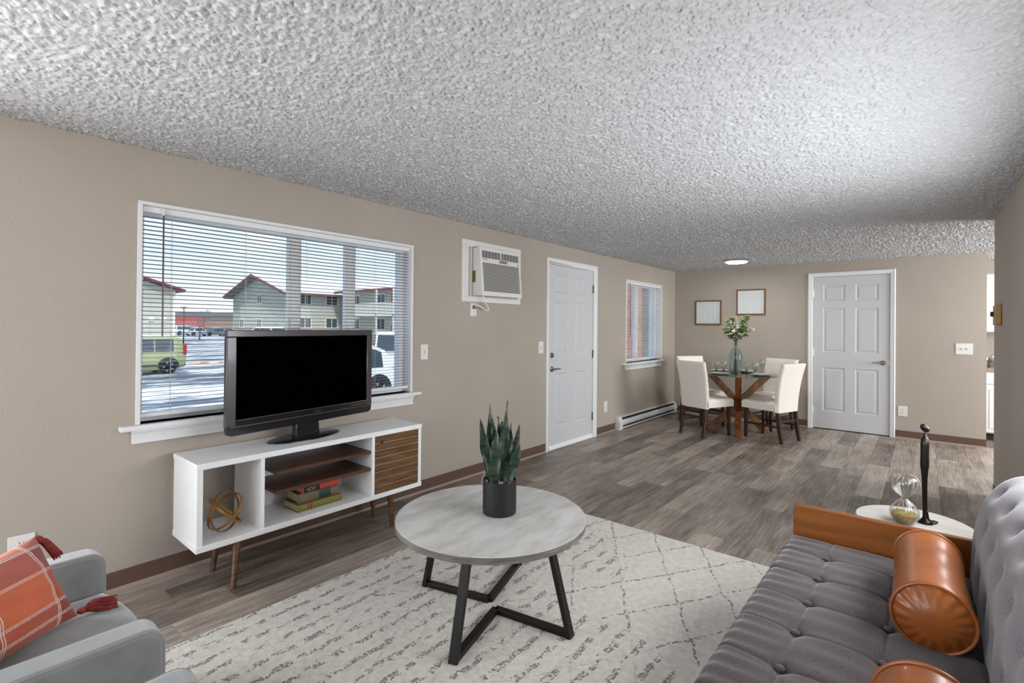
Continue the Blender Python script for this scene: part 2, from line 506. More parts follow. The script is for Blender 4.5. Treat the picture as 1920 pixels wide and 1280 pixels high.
for i in range(21):
    x = i * PW
    off = -rnd.random() * PL - 3.4
    y = off
    while y < 9.2:
        y0 = max(y, -3.3); y1 = min(y + PL, 9.25 if i > 19 else (7.938 if i < 20 else 9.25))
        if y1 - y0 > 0.02:
            shared('plank', plank_me, floor, (x, y0, 0), (1, (y1 - y0) / PL, 1))
        y += PL
struct(MB().box(3.7906, 6.2, 5.69, 9.25, -0.004, 0.0).build('floor_kitchen', M['plank']))

# baseboards (vinyl cove base with a paler toe)
def baseboard(name, T, a0, a1):
    b = MB(T).prism([(0, 0.098), (0.0035, 0.0985), (0.005, 0.095), (0.005, 0.016), (0, 0.016)], 'yz', a0, a1).build(name, M['base'])
    struct(b)
    MB(T).prism([(0, 0.0), (0.0135, 0.0), (0.0125, 0.006), (0.0085, 0.012), (0.0055, 0.0158), (0, 0.0158)], 'yz', a0, a1).build('toe_strip', M['base_toe'], b)
    return b
baseboard('baseboard_left', T_LEFT, -0.42, 4.353)
baseboard('baseboard_left_middle', T_LEFT, 5.433, 5.915)
baseboard('baseboard_back', T_BACK(YB), 0.014, 1.896)
baseboard('baseboard_back_right', T_BACK(YB), 2.866, 3.70)
baseboard('baseboard_right', T_RIGHT(XR), -3.3, 5.69)

# ------------------------------------------------------------------ windows
def window(name, win, mull, sash_label, sillx, apron):
    a0, a1, z0, z1 = win
    w = sempty(name, (0, (a0 + a1) / 2, z0))
    def P(n, mb, m=M['white'], **k): return mb.build(n, m, w, **k)
    # jamb lining, slightly proud of the paint
    mb = MB(T_LEFT)
    t = 0.010
    mb.box(a0 - 0.012, a0 + t, -0.14, 0.008, z0, z1 + 0.004)
    mb.box(a1 - t, a1 + 0.010, -0.14, 0.008, z0, z1 + 0.004)
    P('side_jamb', mb, bevel=0.002)
    P('head_jamb', MB(T_LEFT).box(a0 - 0.012, a1 + 0.010, -0.14, 0.010, z1 - t, z1 + 0.008), bevel=0.002)
    # outer vinyl frame
    f = 0.040
    mb = MB(T_LEFT)
    n0, n1 = -0.145, -0.085
    i0, i1, j0, j1 = a0 + t, a1 - t, z0, z1 - t
    mb.box(i0, i1, n0, n1, j0, j0 + f); mb.box(i0, i1, n0, n1, j1 - f, j1)
    mb.box(i0, i0 + f * .7, n0, n1, j0 + f, j1 - f); mb.box(i1 - f * 1.2, i1, n0, n1, j0 + f, j1 - f)
    P('window_frame', mb, bevel=0.003)
    edges = [i0 + f * .7] + [x for pr in mull for x in pr] + [i1 - f * 1.2]
    for (m0, m1) in mull:
        P('mullion', MB(T_LEFT).box(m0, m1, -0.125, -0.088, j0 + f, j1 - f).box(m0 + .012, m1 - .012, -0.088, -0.083, j0 + f + .01, j1 - f - .01), bevel=0.002)
    for k in range(0, len(edges), 2):
        P('pane', MB(T_LEFT).box(edges[k], edges[k + 1], -0.110, -0.106, j0 + f, j1 - f), M['glass'])
    # sash lock
    m0, m1 = mull[0]
    P('sash_lock', MB(T_LEFT).box(m0 + .01, m1 - .01, -0.083, -0.070, 1.36, 1.40), M['plastic'], bevel=0.003)
    # stool and apron
    s0, s1 = sillx
    P('window_sill', MB(T_LEFT).box(s0, s1, -0.085, 0.042, z0 - 0.026, z0), bevel=0.004)
    p0, p1 = apron
    P('apron', MB(T_LEFT).prism([(0, z0 - .027), (0.030, z0 - .027), (0.030, z0 - .036), (0.020, z0 - .045), (0.016, z0 - .058), (0.012, z0 - .082), (0.016, z0 - .088), (0.016, z0 - .096), (0, z0 - .096)], 'yz', p0, p1))
    return w
window('window_1', WIN1, [(1.565, 1.652), (1.985, 2.068)], '', (0.655, 2.60), (0.708, 2.535))
window('window_2', WIN2, [(6.665, 6.765), (7.215, 7.255)], '', (6.10, 7.475), (6.19, 7.38))

def blind(label, win, n_slats, cords, wand, ztop, zbot, sm, tilt):
    a0, a1, z0, z1 = win
    a0 += 0.013; a1 -= 0.013
    b = thing('window_blind', label, 'blinds', (-0.03, (a0 + a1) / 2, z1 - 0.012))
    MB(T_LEFT).box(a0, a1, -0.050, -0.012, z1 - 0.043, z1 - 0.0105).build('head_rail', M['white'], b, bevel=0.004)
    L = a1 - a0
    xs = [-0.0125 + 0.025 * i / 6 for i in range(7)]
    mb = MB()
    crown = lambda x: 0.0022 * (1 - (x / 0.0125) ** 2)
    sec = [(x, crown(x)) for x in xs] + [(x, crown(x) - 0.0007) for x in reversed(xs)]
    mb.prism(sec, 'xz', -L / 2, L / 2)
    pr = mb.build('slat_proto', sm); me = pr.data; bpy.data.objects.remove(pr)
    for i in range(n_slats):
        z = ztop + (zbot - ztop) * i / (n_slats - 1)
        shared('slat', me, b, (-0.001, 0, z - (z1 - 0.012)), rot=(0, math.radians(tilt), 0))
    MB(T_LEFT).box(a0, a1, -0.043, -0.017, zbot - 0.040, zbot - 0.018).build('bottom_rail', M['white'], b, bevel=0.004)
    for c in cords:
        MB(T_LEFT).cyl((c, -0.0175, z1 - .043), (c, -0.0175, zbot - .03), 0.0009, n=5).cyl((c + .004, -0.0445, z1 - .043), (c + .004, -0.0445, zbot - .03), 0.0009, n=5).build('ladder_cord', M['cord'], b)
    wa, zt, zb = wand
    w = MB(T_LEFT).tube([(wa, 0.004, zt), (wa, 0.006, zb)], 0.0042, 6).build('tilt_wand', M['wand'], b)
    MB(T_LEFT).box(wa - .004, wa + .004, -0.012, 0.006, zt, zt + .03).build('wand_hook', M['plastic'], w)
    return b
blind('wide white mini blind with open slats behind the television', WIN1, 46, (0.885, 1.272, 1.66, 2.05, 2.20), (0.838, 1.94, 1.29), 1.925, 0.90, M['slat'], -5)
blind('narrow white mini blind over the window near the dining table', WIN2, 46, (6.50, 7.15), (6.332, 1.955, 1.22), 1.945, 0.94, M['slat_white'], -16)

# ------------------------------------------------------------------ six-panel doors
def door(name, T, slab, casing, rows, cols, hinge_side, lever, dead, dark_hinges, threshold, opening):
    d = sempty(name, tuple(T @ Vector(((slab[0] + slab[1]) / 2, 0, 0))))
    s0, s1, z0, z1 = slab
    c0, c1, zc = casing
    o0, o1, oz = opening
    def P(n, mb, m=M['white'], **k): return mb.build(n, m, d, **k)
    # casing: three mitred boards with a stepped profile
    w = o0 - c0
    prof = [(0, 0), (0, 0.011), (0.012, 0.017), (0.028, 0.013), (w - .006, 0.010), (w, 0.006), (w, 0)]
    def casing_board(p, q, ni, outer):
        # sweep the profile from p to q; outer: direction away from the opening
        return
    for (ca, oa, sgn) in ((c0, o0, 1), (c1, o1, -1)):
        mb = MB(T)
        vs = []
        ww = abs(oa - ca)
        for (pp, h) in prof:
            k = pp / w * ww
            vs.append((ca + sgn * k, h, 0.0))
        for (pp, h) in prof:
            k = pp / w * ww
            vs.append((ca + sgn * k, h, zc - k))
        n = len(prof)
        fs = [tuple(range(n)), tuple(range(n, 2 * n))] + [(i, (i + 1) % n, n + (i + 1) % n, n + i) for i in range(n)]
        mb.add(vs, fs)
        P('casing', mb)
    mb = MB(T); vs = []
    wl, wr = o0 - c0, c1 - o1
    for (pp, h) in prof: vs.append((c0 + pp / w * wl, h, zc - pp / w * wl))
    for (pp, h) in prof: vs.append((c1 - pp / w * wr, h, zc - pp / w * wr))
    n = len(prof)
    fs = [tuple(range(n)), tuple(range(n, 2 * n))] + [(i, (i + 1) % n, n + (i + 1) % n, n + i) for i in range(n)]
    mb.add(vs, fs)
    P('head_casing', mb)
    # jamb lining and stop
    jt = 0.016
    mb = MB(T).box(o0 - .001, s0 - .004, -0.12, 0.004, 0, oz).box(s1 + .004, o1 + .001, -0.12, 0.004, 0, oz).box(o0, o1, -0.12, 0.004, z1 + .004, oz + .002)
    P('jamb', mb)
    # slab: stiles and rails stand proud of the panel ground
    f = -0.010
    mb = MB(T)
    mb.box(s0, s1, f - 0.036, f - 0.009, z0, z1)
    A = [s0] + [x for c in cols for x in c] + [s1]
    Z = [z0] + [x for r in rows for x in r] + [z1]
    for i in range(0, len(A), 2):
        mb.box(A[i], A[i + 1], f - 0.009, f, z0, z1)
    for k in range(1, len(A) - 1, 2):
        for j in range(0, len(Z), 2):
            mb.box(A[k], A[k + 1], f - 0.009, f, Z[j], Z[j + 1])
    slab_o = P('door_slab', mb, M['door'])
    for (p0, p1) in cols:
        for (q0, q1) in rows:
            mb = MB(T)
            e1, e2 = 0.014, 0.042
            def rect(e, n): return [(p0 + e, n, q0 + e), (p1 - e, n, q0 + e), (p1 - e, n, q1 - e), (p0 + e, n, q1 - e)]
            vs = rect(-0.001, f - .0002) + rect(e1, f - 0.0088) + rect(e1 + .004, f - 0.0088) + rect(e2, f - 0.0022)
            fs = []
            for r in range(3):
                for k in range(4):
                    fs.append((r * 4 + k, r * 4 + (k + 1) % 4, r * 4 + 4 + (k + 1) % 4, r * 4 + 4 + k))
            fs.append((12, 13, 14, 15))
            mb.add(vs, fs)
            mb.build('panel', M['door'], slab_o, recalc=True)
    ha = s0 if hinge_side == 0 else s1
    hs = -1 if hinge_side == 0 else 1
    for hz in (z0 + 0.25, (z0 + z1) / 2, z1 - 0.22):
        mb = MB(T).cyl((ha + hs * 0.002, f + 0.006, hz - 0.048), (ha + hs * 0.002, f + 0.006, hz + 0.048), 0.0075, n=10)
        mb.box(min(ha, ha + hs * 0.014), max(ha, ha + hs * 0.014), f, f + .003, hz - .045, hz + .045)
        P('hinge', mb, M['hinge'] if dark_hinges else M['white'], smooth=True)
    la, lz, ldir = lever
    mb = MB(T)
    Tl = T @ Matrix.Translation((la, f, lz)) @ Matrix.Rotation(-R90, 4, 'X')
    rose = MB(Tl).lathe([(0.031, 0), (0.031, 0.004), (0.026, 0.010), (0.012, 0.013), (0.011, 0.045), (0, 0.046)], n=24)
    lv = rose.build('lever_handle', M['brushed'], d, smooth=True)
    MB(T).tube([(la, f + .042, lz), (la + ldir * .03, f + .046, lz + .002), (la + ldir * .07, f + .046, lz + .004), (la + ldir * .095, f + .044, lz - .002), (la + ldir * .115, f + .042, lz + .004)], [0.010, 0.009, 0.008, 0.007, 0.005], 10).build('lever', M['brushed'], lv, smooth=True)
    if dead:
        Tl = T @ Matrix.Translation((dead[0], f, dead[1])) @ Matrix.Rotation(-R90, 4, 'X')
        db = MB(Tl).lathe([(0.031, 0), (0.031, 0.006), (0.024, 0.014), (0, 0.015)], n=24).build('deadbolt', M['brushed'], d, smooth=True)
        MB(T).box(dead[0] - .004, dead[0] + .004, f + .014, f + .030, dead[1] - .016, dead[1] + .016).build('thumb_turn', M['brushed'], db, bevel=0.003)
    if threshold:
        P('door_sweep', MB(T).prism([(f, 0.050), (f + .010, 0.046), (f + .016, 0.030), (f + .020, 0.022), (f + .020, 0.003), (f, 0.003)], 'yz', s0 + .004, s1 - .004), mat('sweep_white', lin(240, 240, 240), 0.3))
    P('latch_plate', MB(T).box(min(la - ldir * .068, la - ldir * .064), max(la - ldir * .068, la - ldir * .064) + .004, f, f + .0015, lz - .028, lz + .028), M['brushed'])
    return d
rows = [(0.245, 0.84), (1.05, 1.65), (1.745, 1.965)]
door('door_1', T_LEFT, (4.41, 5.345, 0.012, 2.05), (4.356, 5.43, 2.118), rows, [(4.53, 4.805), (4.945, 5.215)], 1, (4.478, 0.893, 1), (4.476, 1.046), True, True, (4.394, 5.36, 2.06))
door('door_2', T_BACK(YB), (1.967, 2.803, 0.010, 2.075), (1.898, 2.864, 2.138), rows, [(2.075, 2.330), (2.442, 2.692)], 0, (2.735, 0.935, -1), None, False, False, (1.957, 2.813, 2.083))
# grey weather light behind the closed door: nothing, the slab fills its opening
MB().box(-0.148, -0.06, 4.394, 5.36, 0, 2.06).build('door_backing', M['door'], bpy.data.objects['door_1'])
MB().box(1.957, 2.813, YB + 0.07, YB + 0.118, 0, 2.083).build('door_backing', M['door'], bpy.data.objects['door_2'])

# ================================================================== wall fittings
def plate(name, label, cat, T, a0, a1, z0, z1, kind, n=1):
    o = thing(name, label, cat, tuple(T @ Vector(((a0 + a1) / 2, 0, z0))))
    MB(T).box(a0, a1, 0.0005, 0.006, z0, z1).build('face_plate', M['plastic'], o, bevel=0.002)
    ca, cz = (a0 + a1) / 2, (z0 + z1) / 2
    if kind == 'toggle':
        for k in range(n):
            c = ca + (k - (n - 1) / 2) * 0.046
            MB(T).box(c - .006, c + .006, 0.006, 0.0068, cz - .013, cz + .013).build('toggle_slot', mat('slot_grey', lin(150, 148, 145), .5), o)
            MB(T).hexa([(c - .0045, 0.0062, cz - .006), (c + .0045, .0062, cz - .006), (c + .0045, .0062, cz + .006), (c - .0045, .0062, cz + .006)],
                       [(c - .0035, 0.018, cz + .004), (c + .0035, .018, cz + .004), (c + .0035, .018, cz + .010), (c - .0035, .018, cz + .010)]).build('toggle', M['plastic'], o)
    elif kind == 'outlet':
        for dz in (-.020, .020):
            r = MB(T).box(ca - .0165, ca + .0165, 0.006, 0.0078, cz + dz - .014, cz + dz + .014).build('receptacle', M['plastic'], o, bevel=0.003)
            MB(T).box(ca - .008, ca - .0055, 0.0078, 0.0082, cz + dz - .002, cz + dz + .008).box(ca + .0055, ca + .008, 0.0078, 0.0082, cz + dz - .002, cz + dz + .007).box(ca - .002, ca + .002, 0.0078, 0.0082, cz + dz - .010, cz + dz - .005).build('slots', M['slot'], r)
    elif kind == 'blank':
        MB(T).cyl((ca, 0.006, cz), (ca, 0.0075, cz), 0.003, n=8).build('screw', M['brushed'], o)
    return o
plate('light_switch', 'white single toggle switch between the wide window and the air conditioner', 'light switch', T_LEFT, 2.617, 2.692, 1.082, 1.207, 'toggle')
plate('light_switch', 'white single toggle switch beside the front door', 'light switch', T_LEFT, 4.215, 4.300, 1.076, 1.202, 'toggle')
plate('light_switch', 'white double toggle switch right of the closet door', 'light switch', T_BACK(YB), 3.432, 3.582, 1.078, 1.208, 'toggle', 2)
plate('wall_outlet', 'white outlet low on the wall between front door and heater', 'outlet', T_LEFT, 5.62, 5.705, 0.272, 0.412, 'blank')
plate('wall_outlet', 'white outlet low on the wall beside the closet door', 'outlet', T_BACK(YB), 2.893, 2.985, 0.277, 0.405, 'outlet')
plate('wall_outlet', 'white outlet plate behind the plaid pillow', 'outlet', T_LEFT, 0.262, 0.352, 0.275, 0.392, 'outlet')
plate('wall_outlet', 'ivory outlet under the air conditioner with its cord plugged in', 'outlet', T_LEFT, 3.185, 3.262, 1.452, 1.568, 'outlet')

# thermostat-like brass box on the right wall
o = thing('thermostat', 'small brass coloured thermostat on the right wall', 'thermostat', (XR, 5.27, 1.41))
M['brass'] = mat('aged_brass', lin(150, 118, 62), 0.4, 0.6)
MB(T_RIGHT(XR)).box(5.15, 5.40, 0.001, 0.030, 1.405, 1.555).build('housing', M['brass'], o, bevel=0.004)
Tl = T_RIGHT(XR) @ Matrix.Translation((5.38, 0.030, 1.49)) @ Matrix.Rotation(-R90, 4, 'X')
MB(Tl).lathe([(0.020, 0), (0.020, 0.012), (0.015, 0.016), (0, 0.016)], n=16).build('dial', mat('dial', lin(70, 52, 30), .4, .5), o, smooth=True)

# ------------------------------------------------------------------ air conditioner in a wall sleeve
M['acw'] = mat('ac_plastic', lin(226, 224, 219), 0.5)
M['acg'] = mat('ac_grille', lin(206, 204, 199), 0.5)
M['acdark'] = mat('ac_dark', lin(40, 38, 37), 0.7)
ac = thing('air_conditioner', 'white through wall air conditioner with louvred front beside the front door', 'air conditioner', (0.0, 3.47, 1.577))
fr = MB(T_LEFT)
a0, a1, z0, z1 = 3.064, 3.880, 1.579, 2.133
bw = 0.075
fr.box(a0, a1, 0.001, 0.022, z1 - .055, z1); fr.box(a0, a1, 0.001, 0.022, z0, z0 + .050)
fr.box(a0, a0 + bw, 0.001, 0.022, z0 + .05, z1 - .055); fr.box(a1 - .05, a1, 0.001, 0.022, z0 + .05, z1 - .055)
fr.box(a0 + .03, a1 - .03, 0.022, 0.028, z1 - .050, z1 - .038); fr.box(a0 + .03, a1 - .03, 0.022, 0.030, z0 + .036, z0 + .048)
fr.box(a0 + .028, a0 + .040, 0.022, 0.028, z0 + .04, z1 - .04)
fr.build('sleeve_frame', M['acw'], ac, bevel=0.003)
MB(T_LEFT).box(a0 + bw, a1 - .05, 0.001, 0.006, z0 + .05, z1 - .055).build('side_filler', mat('filler_grey', lin(176, 176, 174), .6), ac)
MB(T_LEFT).box(a0 + bw + .03, a0 + bw + .036, 0.006, 0.020, z0 + .05, z1 - .055).box(a0 + bw + .012, a0 + bw + .016, 0.006, 0.014, z0 + .05, z1 - .055).build('filler_track', M['acw'], ac)
b0, b1, q0, q1 = 3.205, 3.772, 1.636, 2.072
# housing: side profile, the foot of the front stands further out than its head
dt, db_ = 0.088, 0.128
MB(T_LEFT).hexa([(b0, 0.006, q0), (b1, 0.006, q0), (b1, db_ - .014, q0), (b0, db_ - .014, q0)], [(b0, 0.006, q1), (b1, 0.006, q1), (b1, dt - .014, q1), (b0, dt - .014, q1)]).build('housing', M['acw'], ac, bevel=0.006)
def fa(a, z, n):  # point on the sloping front, n proud of it
    t = (z - q0) / (q1 - q0)
    return (a, db_ + (dt - db_) * t - .014 + n, z)
def fbox(mb, a, b, z, zz, n0, n1):
    return mb.hexa([fa(a, z, n0), fa(b, z, n0), fa(b, zz, n0), fa(a, zz, n0)], [fa(a, z, n1), fa(b, z, n1), fa(b, zz, n1), fa(a, zz, n1)])
front = MB(T_LEFT)
g0, g1 = b0 + 0.030, b1 - 0.016
fbox(front, b0, b1, q0, q0 + .038, 0, .014); fbox(front, b0, b1, q1 - .026, q1, 0, .014)
fbox(front, b0, g0, q0 + .038, q1 - .026, 0, .014); fbox(front, g1, b1, q0 + .038, q1 - .026, 0, .014)
fz = q1 - .094; fbox(front, g0, g1, fz - .040, fz, 0, .013)
fo = front.build('front_bezel', M['acw'], ac)
fbox(MB(T_LEFT), g0, g1, q0 + .038, fz - .04, 0, .001).build('intake_back', M['acdark'], fo)
fbox(MB(T_LEFT), g0, g1, fz, q1 - .026, 0, .001).build('vent_back', M['acdark'], fo)
nl = 22
for k in range(nl):
    z = q0 + .040 + (fz - .04 - q0 - .044) * k / (nl - 1)
    fbox(MB(T_LEFT), g0, g1, z - .0027, z + .0027, .003, .011).build('louvre', M['acg'], fo)
for k in range(6):
    z = fz + .006 + k * .0118
    fbox(MB(T_LEFT), g0 + .004, g1, z - .0016, z + .0016, .003, .009).build('vent_fin', M['acg'], fo)
for k in range(1, 12):
    a = g0 + (g1 - g0) * k / 12
    w_ = .010 if k == 6 else .0018
    fbox(MB(T_LEFT), a - w_ / 2, a + w_ / 2, fz, q1 - .027, .002, .012 if k == 6 else .007).build('vent_divider', M['acw'] if k == 6 else M['acg'], fo)
cp = fbox(MB(T_LEFT), g0 + .235, g0 + .345, fz - .028, fz - .006, .0131, .0145).build('control_panel', M['acdark'], fo)
for k in range(4):
    fbox(MB(T_LEFT), g0 + .243 + k * .026, g0 + .261 + k * .026, fz - .021, fz - .013, .0145, .016).build('button', M['acg'], cp)
fbox(MB(T_LEFT), g1 - .020, g1 - .010, fz - .032, fz - .012, .0131, .014).build('badge', M['acdark'], fo)
fbox(MB(T_LEFT), g0 + .010, g0 + .070, fz - .016, fz - .010, .0131, .0137).build('maker_mark', mat('grey_print', lin(120, 116, 112), .6), fo)
MB(T_LEFT).box(b0 - .0012, b0 - .0002, 0.008, 0.045, q0 + .12, q0 + .225).build('energy_sticker', mat('olive_label', lin(128, 104, 28), 0.6), ac)
pth = [(b0 + .055, .09, q0 + .004), (b0 + .075, .085, q0 - .045), (b0 + .13, .075, q0 - .095), (b0 + .155, .065, q0 - .125), (b0 + .12, .058, q0 - .130), (b0 + .06, .055, q0 - .098), (b0 + .025, .045, q0 - .088), (b0 + .012, .034, q0 - .098)]
def smooth_path(p, n=6):
    p = [Vector(q) for q in p]; out = []
    for i in range(len(p) - 1):
        a, b = p[i], p[i + 1]; pa = p[max(i - 1, 0)]; pb = p[min(i + 2, len(p) - 1)]
        for k in range(n):
            t = k / n
            out.append(0.5 * ((2 * a) + (b - pa) * t + (2 * pa - 5 * a + 4 * b - pb) * t * t + (3 * a - pa - 3 * b + pb) * t ** 3))
    return out + [p[-1]]
MB(T_LEFT).tube(smooth_path(pth), 0.0052, 8).build('power_cord', M['acw'], ac, smooth=True)
MB(T_LEFT).box(3.205, 3.232, 0.009, 0.036, 1.515, 1.548).build('plug', mat('plug_grey', lin(120, 112, 104), .5), ac, bevel=0.004)

# ------------------------------------------------------------------ baseboard heater
ht = thing('baseboard_heater', 'long white electric baseboard heater under the small window', 'heater', (0.03, 6.9, 0))
M['heat'] = mat('heater_enamel', lin(222, 224, 226), 0.35)
h0, h1 = 5.93, 7.895
MB(T_LEFT).box(h0 + .004, h1 - .004, 0.0005, 0.006, 0.012, 0.165).build('back_plate', M['heat'], ht)
MB(T_LEFT).box(h0 + .10, h1 - .08, 0.006, 0.050, 0.030, 0.140).build('heating_element', M['acdark'], ht)
MB(T_LEFT).prism([(0.0005, 0.168), (0.036, 0.160), (0.036, 0.154), (0.0005, 0.160)], 'yz', h0 + .02, h1 - .02).build('top_lip', M['heat'], ht)
MB(T_LEFT).prism([(0.052, 0.128), (0.066, 0.095), (0.066, 0.072), (0.052, 0.052), (0.047, 0.054), (0.060, 0.074), (0.060, 0.093), (0.047, 0.125)], 'yz', h0 + .05, h1 - .04).build('front_cover', M['heat'], ht)
MB(T_LEFT).prism([(0.0005, 0.012), (0.058, 0.012), (0.058, 0.030), (0.050, 0.030), (0.050, 0.018), (0.0005, 0.018)], 'yz', h0 + .02, h1 - .02).build('bottom_lip', M['heat'], ht)
for (e0, e1) in ((h0, h0 + .10), (h1 - .07, h1)):
    MB(T_LEFT).prism([(0.0005, 0.0), (0.062, 0.0), (0.062, 0.045), (0.072, 0.075), (0.072, 0.098), (0.052, 0.140), (0.042, 0.165), (0.0005, 0.170)], 'yz', e0, e1).build('end_cap', M['heat'], ht, bevel=0.003)

# ------------------------------------------------------------------ ceiling lamp
cl = thing('ceiling_light', 'round white flush ceiling light glowing above the dining table', 'ceiling light', (1.21, 7.0, H))
MB().lathe([(0.145, 0.004), (0.152, 0.0), (0.152, -0.022), (0.140, -0.030), (0.139, -0.004)], (1.21, 7.0, H - .005), 40).build('rim', M['chrome'], cl, smooth=True)
MB().lathe([(0.139, -0.012), (0.136, -0.034), (0.118, -0.050), (0.06, -0.058), (0, -0.060)], (1.21, 7.0, H), 40).build('diffuser', mat('lamp_diffuser', (1, 1, 1, 1), .4, emit=((1, .98, .95, 1), 9.0)), cl, smooth=True)
lo = light('ceiling_light_glow', 'AREA', (1.21, 7.0, H - 0.075), (0, 0, 0), 6, (0.24, 0.24), (1, .985, .97))
lo.data.shape = 'DISK'

# ------------------------------------------------------------------ pictures
def lace_mat(name, sc):
    m = bpy.data.materials.new(name); m.use_nodes = True
    nt = m.node_tree; p = nt.nodes['Principled BSDF']; p.inputs['Roughness'].default_value = 0.25
    tc = nd(nt, 'ShaderNodeTexCoord'); sp = nd(nt, 'ShaderNodeSeparateXYZ'); nt.links.new(tc.outputs['Object'], sp.inputs[0])
    def mth(op, a, b=None):
        n = nd(nt, 'ShaderNodeMath', operation=op)
        for i, q in enumerate((a, b)):
            if q is None: continue
            if isinstance(q, (int, float)): n.inputs[i].default_value = q
            else: nt.links.new(q, n.inputs[i])
        return n.outputs[0]
    x = mth('ABSOLUTE', sp.outputs['X']); z = mth('ABSOLUTE', mth('SUBTRACT', sp.outputs['Z'], 0.19))
    s1 = mth('SINE', mth('MULTIPLY', mth('ADD', x, z), sc)); s2 = mth('SINE', mth('MULTIPLY', mth('SUBTRACT', x, z), sc))
    s3 = mth('SINE', mth('MULTIPLY', mth('MAXIMUM', x, z), sc * 1.6))
    pat = mth('GREATER_THAN', mth('ADD', mth('MULTIPLY', s1, s2), mth('MULTIPLY', s3, 0.45)), 0.18)
    inner = mth('LESS_THAN', mth('MAXIMUM', x, z), 0.150)
    fac = mth('MULTIPLY', pat, inner)
    mx = nd(nt, 'ShaderNodeMix'); mx.data_type = 'RGBA'
    mx.inputs[6].default_value = lin(226, 226, 226); mx.inputs[7].default_value = lin(217, 217, 217)
    nt.links.new(fac, mx.inputs[0]); nt.links.new(mx.outputs[2], p.inputs['Base Color'])
    return m
M['frame'] = mat('picture_wood', lin(86, 56, 30), 0.45, col2=lin(120, 82, 46), nscale=14, nstretch=(1, 6, 6))
def picture(label, x0, x1, z0, z1, sc):
    o = thing('picture_frame', label, 'picture', ((x0 + x1) / 2, YB, z0), group=None)
    t = 0.017
    T = T_BACK(YB)
    for (p, q, r, s) in ((x0, x1, z1 - t, z1), (x0, x1, z0, z0 + t), (x0, x0 + t, z0 + t, z1 - t), (x1 - t, x1, z0 + t, z1 - t)):
        MB(T).box(p, q, 0.001, 0.026, r, s).build('frame_rail', M['frame'], o, bevel=0.001)
    MB(T).box(x0 + t, x1 - t, 0.002, 0.012, z0 + t, z1 - t).build('print', lace_mat('lace_print', sc), o)
    MB(T).box(x0 + t, x1 - t, 0.015, 0.017, z0 + t, z1 - t).build('glazing', M['glass'], o)
picture('lower brown framed pale print left of the vase', 0.340, 0.738, 1.417, 1.795, 62)
picture('higher brown framed pale print right of the vase', 0.960, 1.358, 1.567, 1.946, 80)

# ------------------------------------------------------------------ kitchen seen through the gap
M['cab'] = mat('kitchen_white', lin(232, 232, 232), 0.4)
def cabinet(label, x0, x1, y0, y1, z0, z1, toe):
    o = thing('kitchen_cabinet', label, 'cabinet', ((x0 + x1) / 2, (y0 + y1) / 2, 0 if toe else z0))
    MB().box(x0, x1, y0 + .02, y1, z0, z1).build('carcass', M['cab'], o)
    def front(n, p, q, r, s):
        d_ = MB().box(p, q, y0, y0 + .018, r, s).build(n, M['cab'], o, bevel=0.003)
        MB().box(p + .05, q - .05, y0 - .006, y0 - .0002, r + .05, s - .05).build('raised_panel', M['cab'], d_, bevel=0.004) if s - r > .2 else None
        return d_
    if toe:
        front('drawer', x0 + .012, x1 - .012, z1 - .155, z1 - .012)
        front('door', x0 + .012, x1 - .012, z0 + .012, z1 - .170)
        MB().box(x0, x1, y0 + .07, y1, 0, z0 - .001).build('toe_kick', mat('toe_dark', lin(52, 44, 38), .7), o)
    else:
        front('door', x0 + .012, x1 - .012, z0 + .012, z1 - .012)
cabinet('white base cabinet seen through the gap by the right wall', 3.702, 4.18, 8.50, 9.249, 0.09, 0.86, True)
cabinet('white wall cabinet hanging above the kitchen counter', 3.702, 4.18, 8.93, 9.249, 1.345, 2.109, False)
ct = MB().box(3.701, 5.2, 8.47, 9.249, 0.861, 0.90).build('kitchen_counter', mat('laminate', lin(176, 160, 146), .4, col2=lin(150, 134, 122), nscale=40))
tag(ct, 'speckled tan laminate counter in the kitchen gap', 'counter')
MB().box(3.701, 5.2, 9.23, 9.249, 0.90, 1.0).build('backsplash', M['cab'], ct)
jr = thing('glass_jar', 'small lidded glass jar on the kitchen counter', 'jar', (3.80, 8.62, 0.90))
MB().lathe([(0.0, 0), (0.045, 0.0), (0.05, 0.02), (0.05, 0.09), (0.035, 0.11), (0.035, 0.12), (0, 0.12)], (3.80, 8.62, 0.9005), 20).build('jar_body', mat('grey_glass', lin(150, 146, 140), .1, col2=lin(90, 84, 78), nscale=25), jr, smooth=True)
MB().lathe([(0.038, 0.12), (0.038, 0.14), (0.01, 0.145), (0.014, 0.165), (0, 0.17)], (3.80, 8.62, 0.9005), 20).build('lid', M['chrome'], jr, smooth=True)

# ================================================================== television stand
ts = thing('television_stand', 'white low television stand with open shelves, walnut door and tapered legs', 'tv stand', (0.225, 1.594, 0))
X0, X1, Y0, Y1, Z0, Z1 = 0.052, 0.400, 0.886, 2.298, 0.222, 0.662
MB().box(X0, X1 + .004, Y0 - .004, Y1 + .004, Z1 - .030, Z1).build('top_panel', M['whitelac'], ts, bevel=0.002)
MB().box(X0, X1 + .004, Y0 - .004, Y1 + .004, Z0, Z0 + .030).build('bottom_panel', M['whitelac'], ts, bevel=0.002)
MB().box(X0, X1, Y0, Y0 + .026, Z0 + .030, Z1 - .030).build('side_panel', M['whitelac'], ts)
MB().box(X0, X1, Y1 - .026, Y1, Z0 + .030, Z1 - .030).build('side_panel', M['whitelac'], ts)
MB().box(X0, X1, 1.192, 1.212, Z0 + .030, Z1 - .030).build('divider', M['whitelac'], ts)
MB().box(X0, X1, 1.893, 1.913, Z0 + .030, Z1 - .030).build('divider', M['whitelac'], ts)
MB().box(X0, X0 + .006, 1.213, 1.892, Z0 + .030, Z1 - .030).build('back_panel', M['whitelac'], ts)
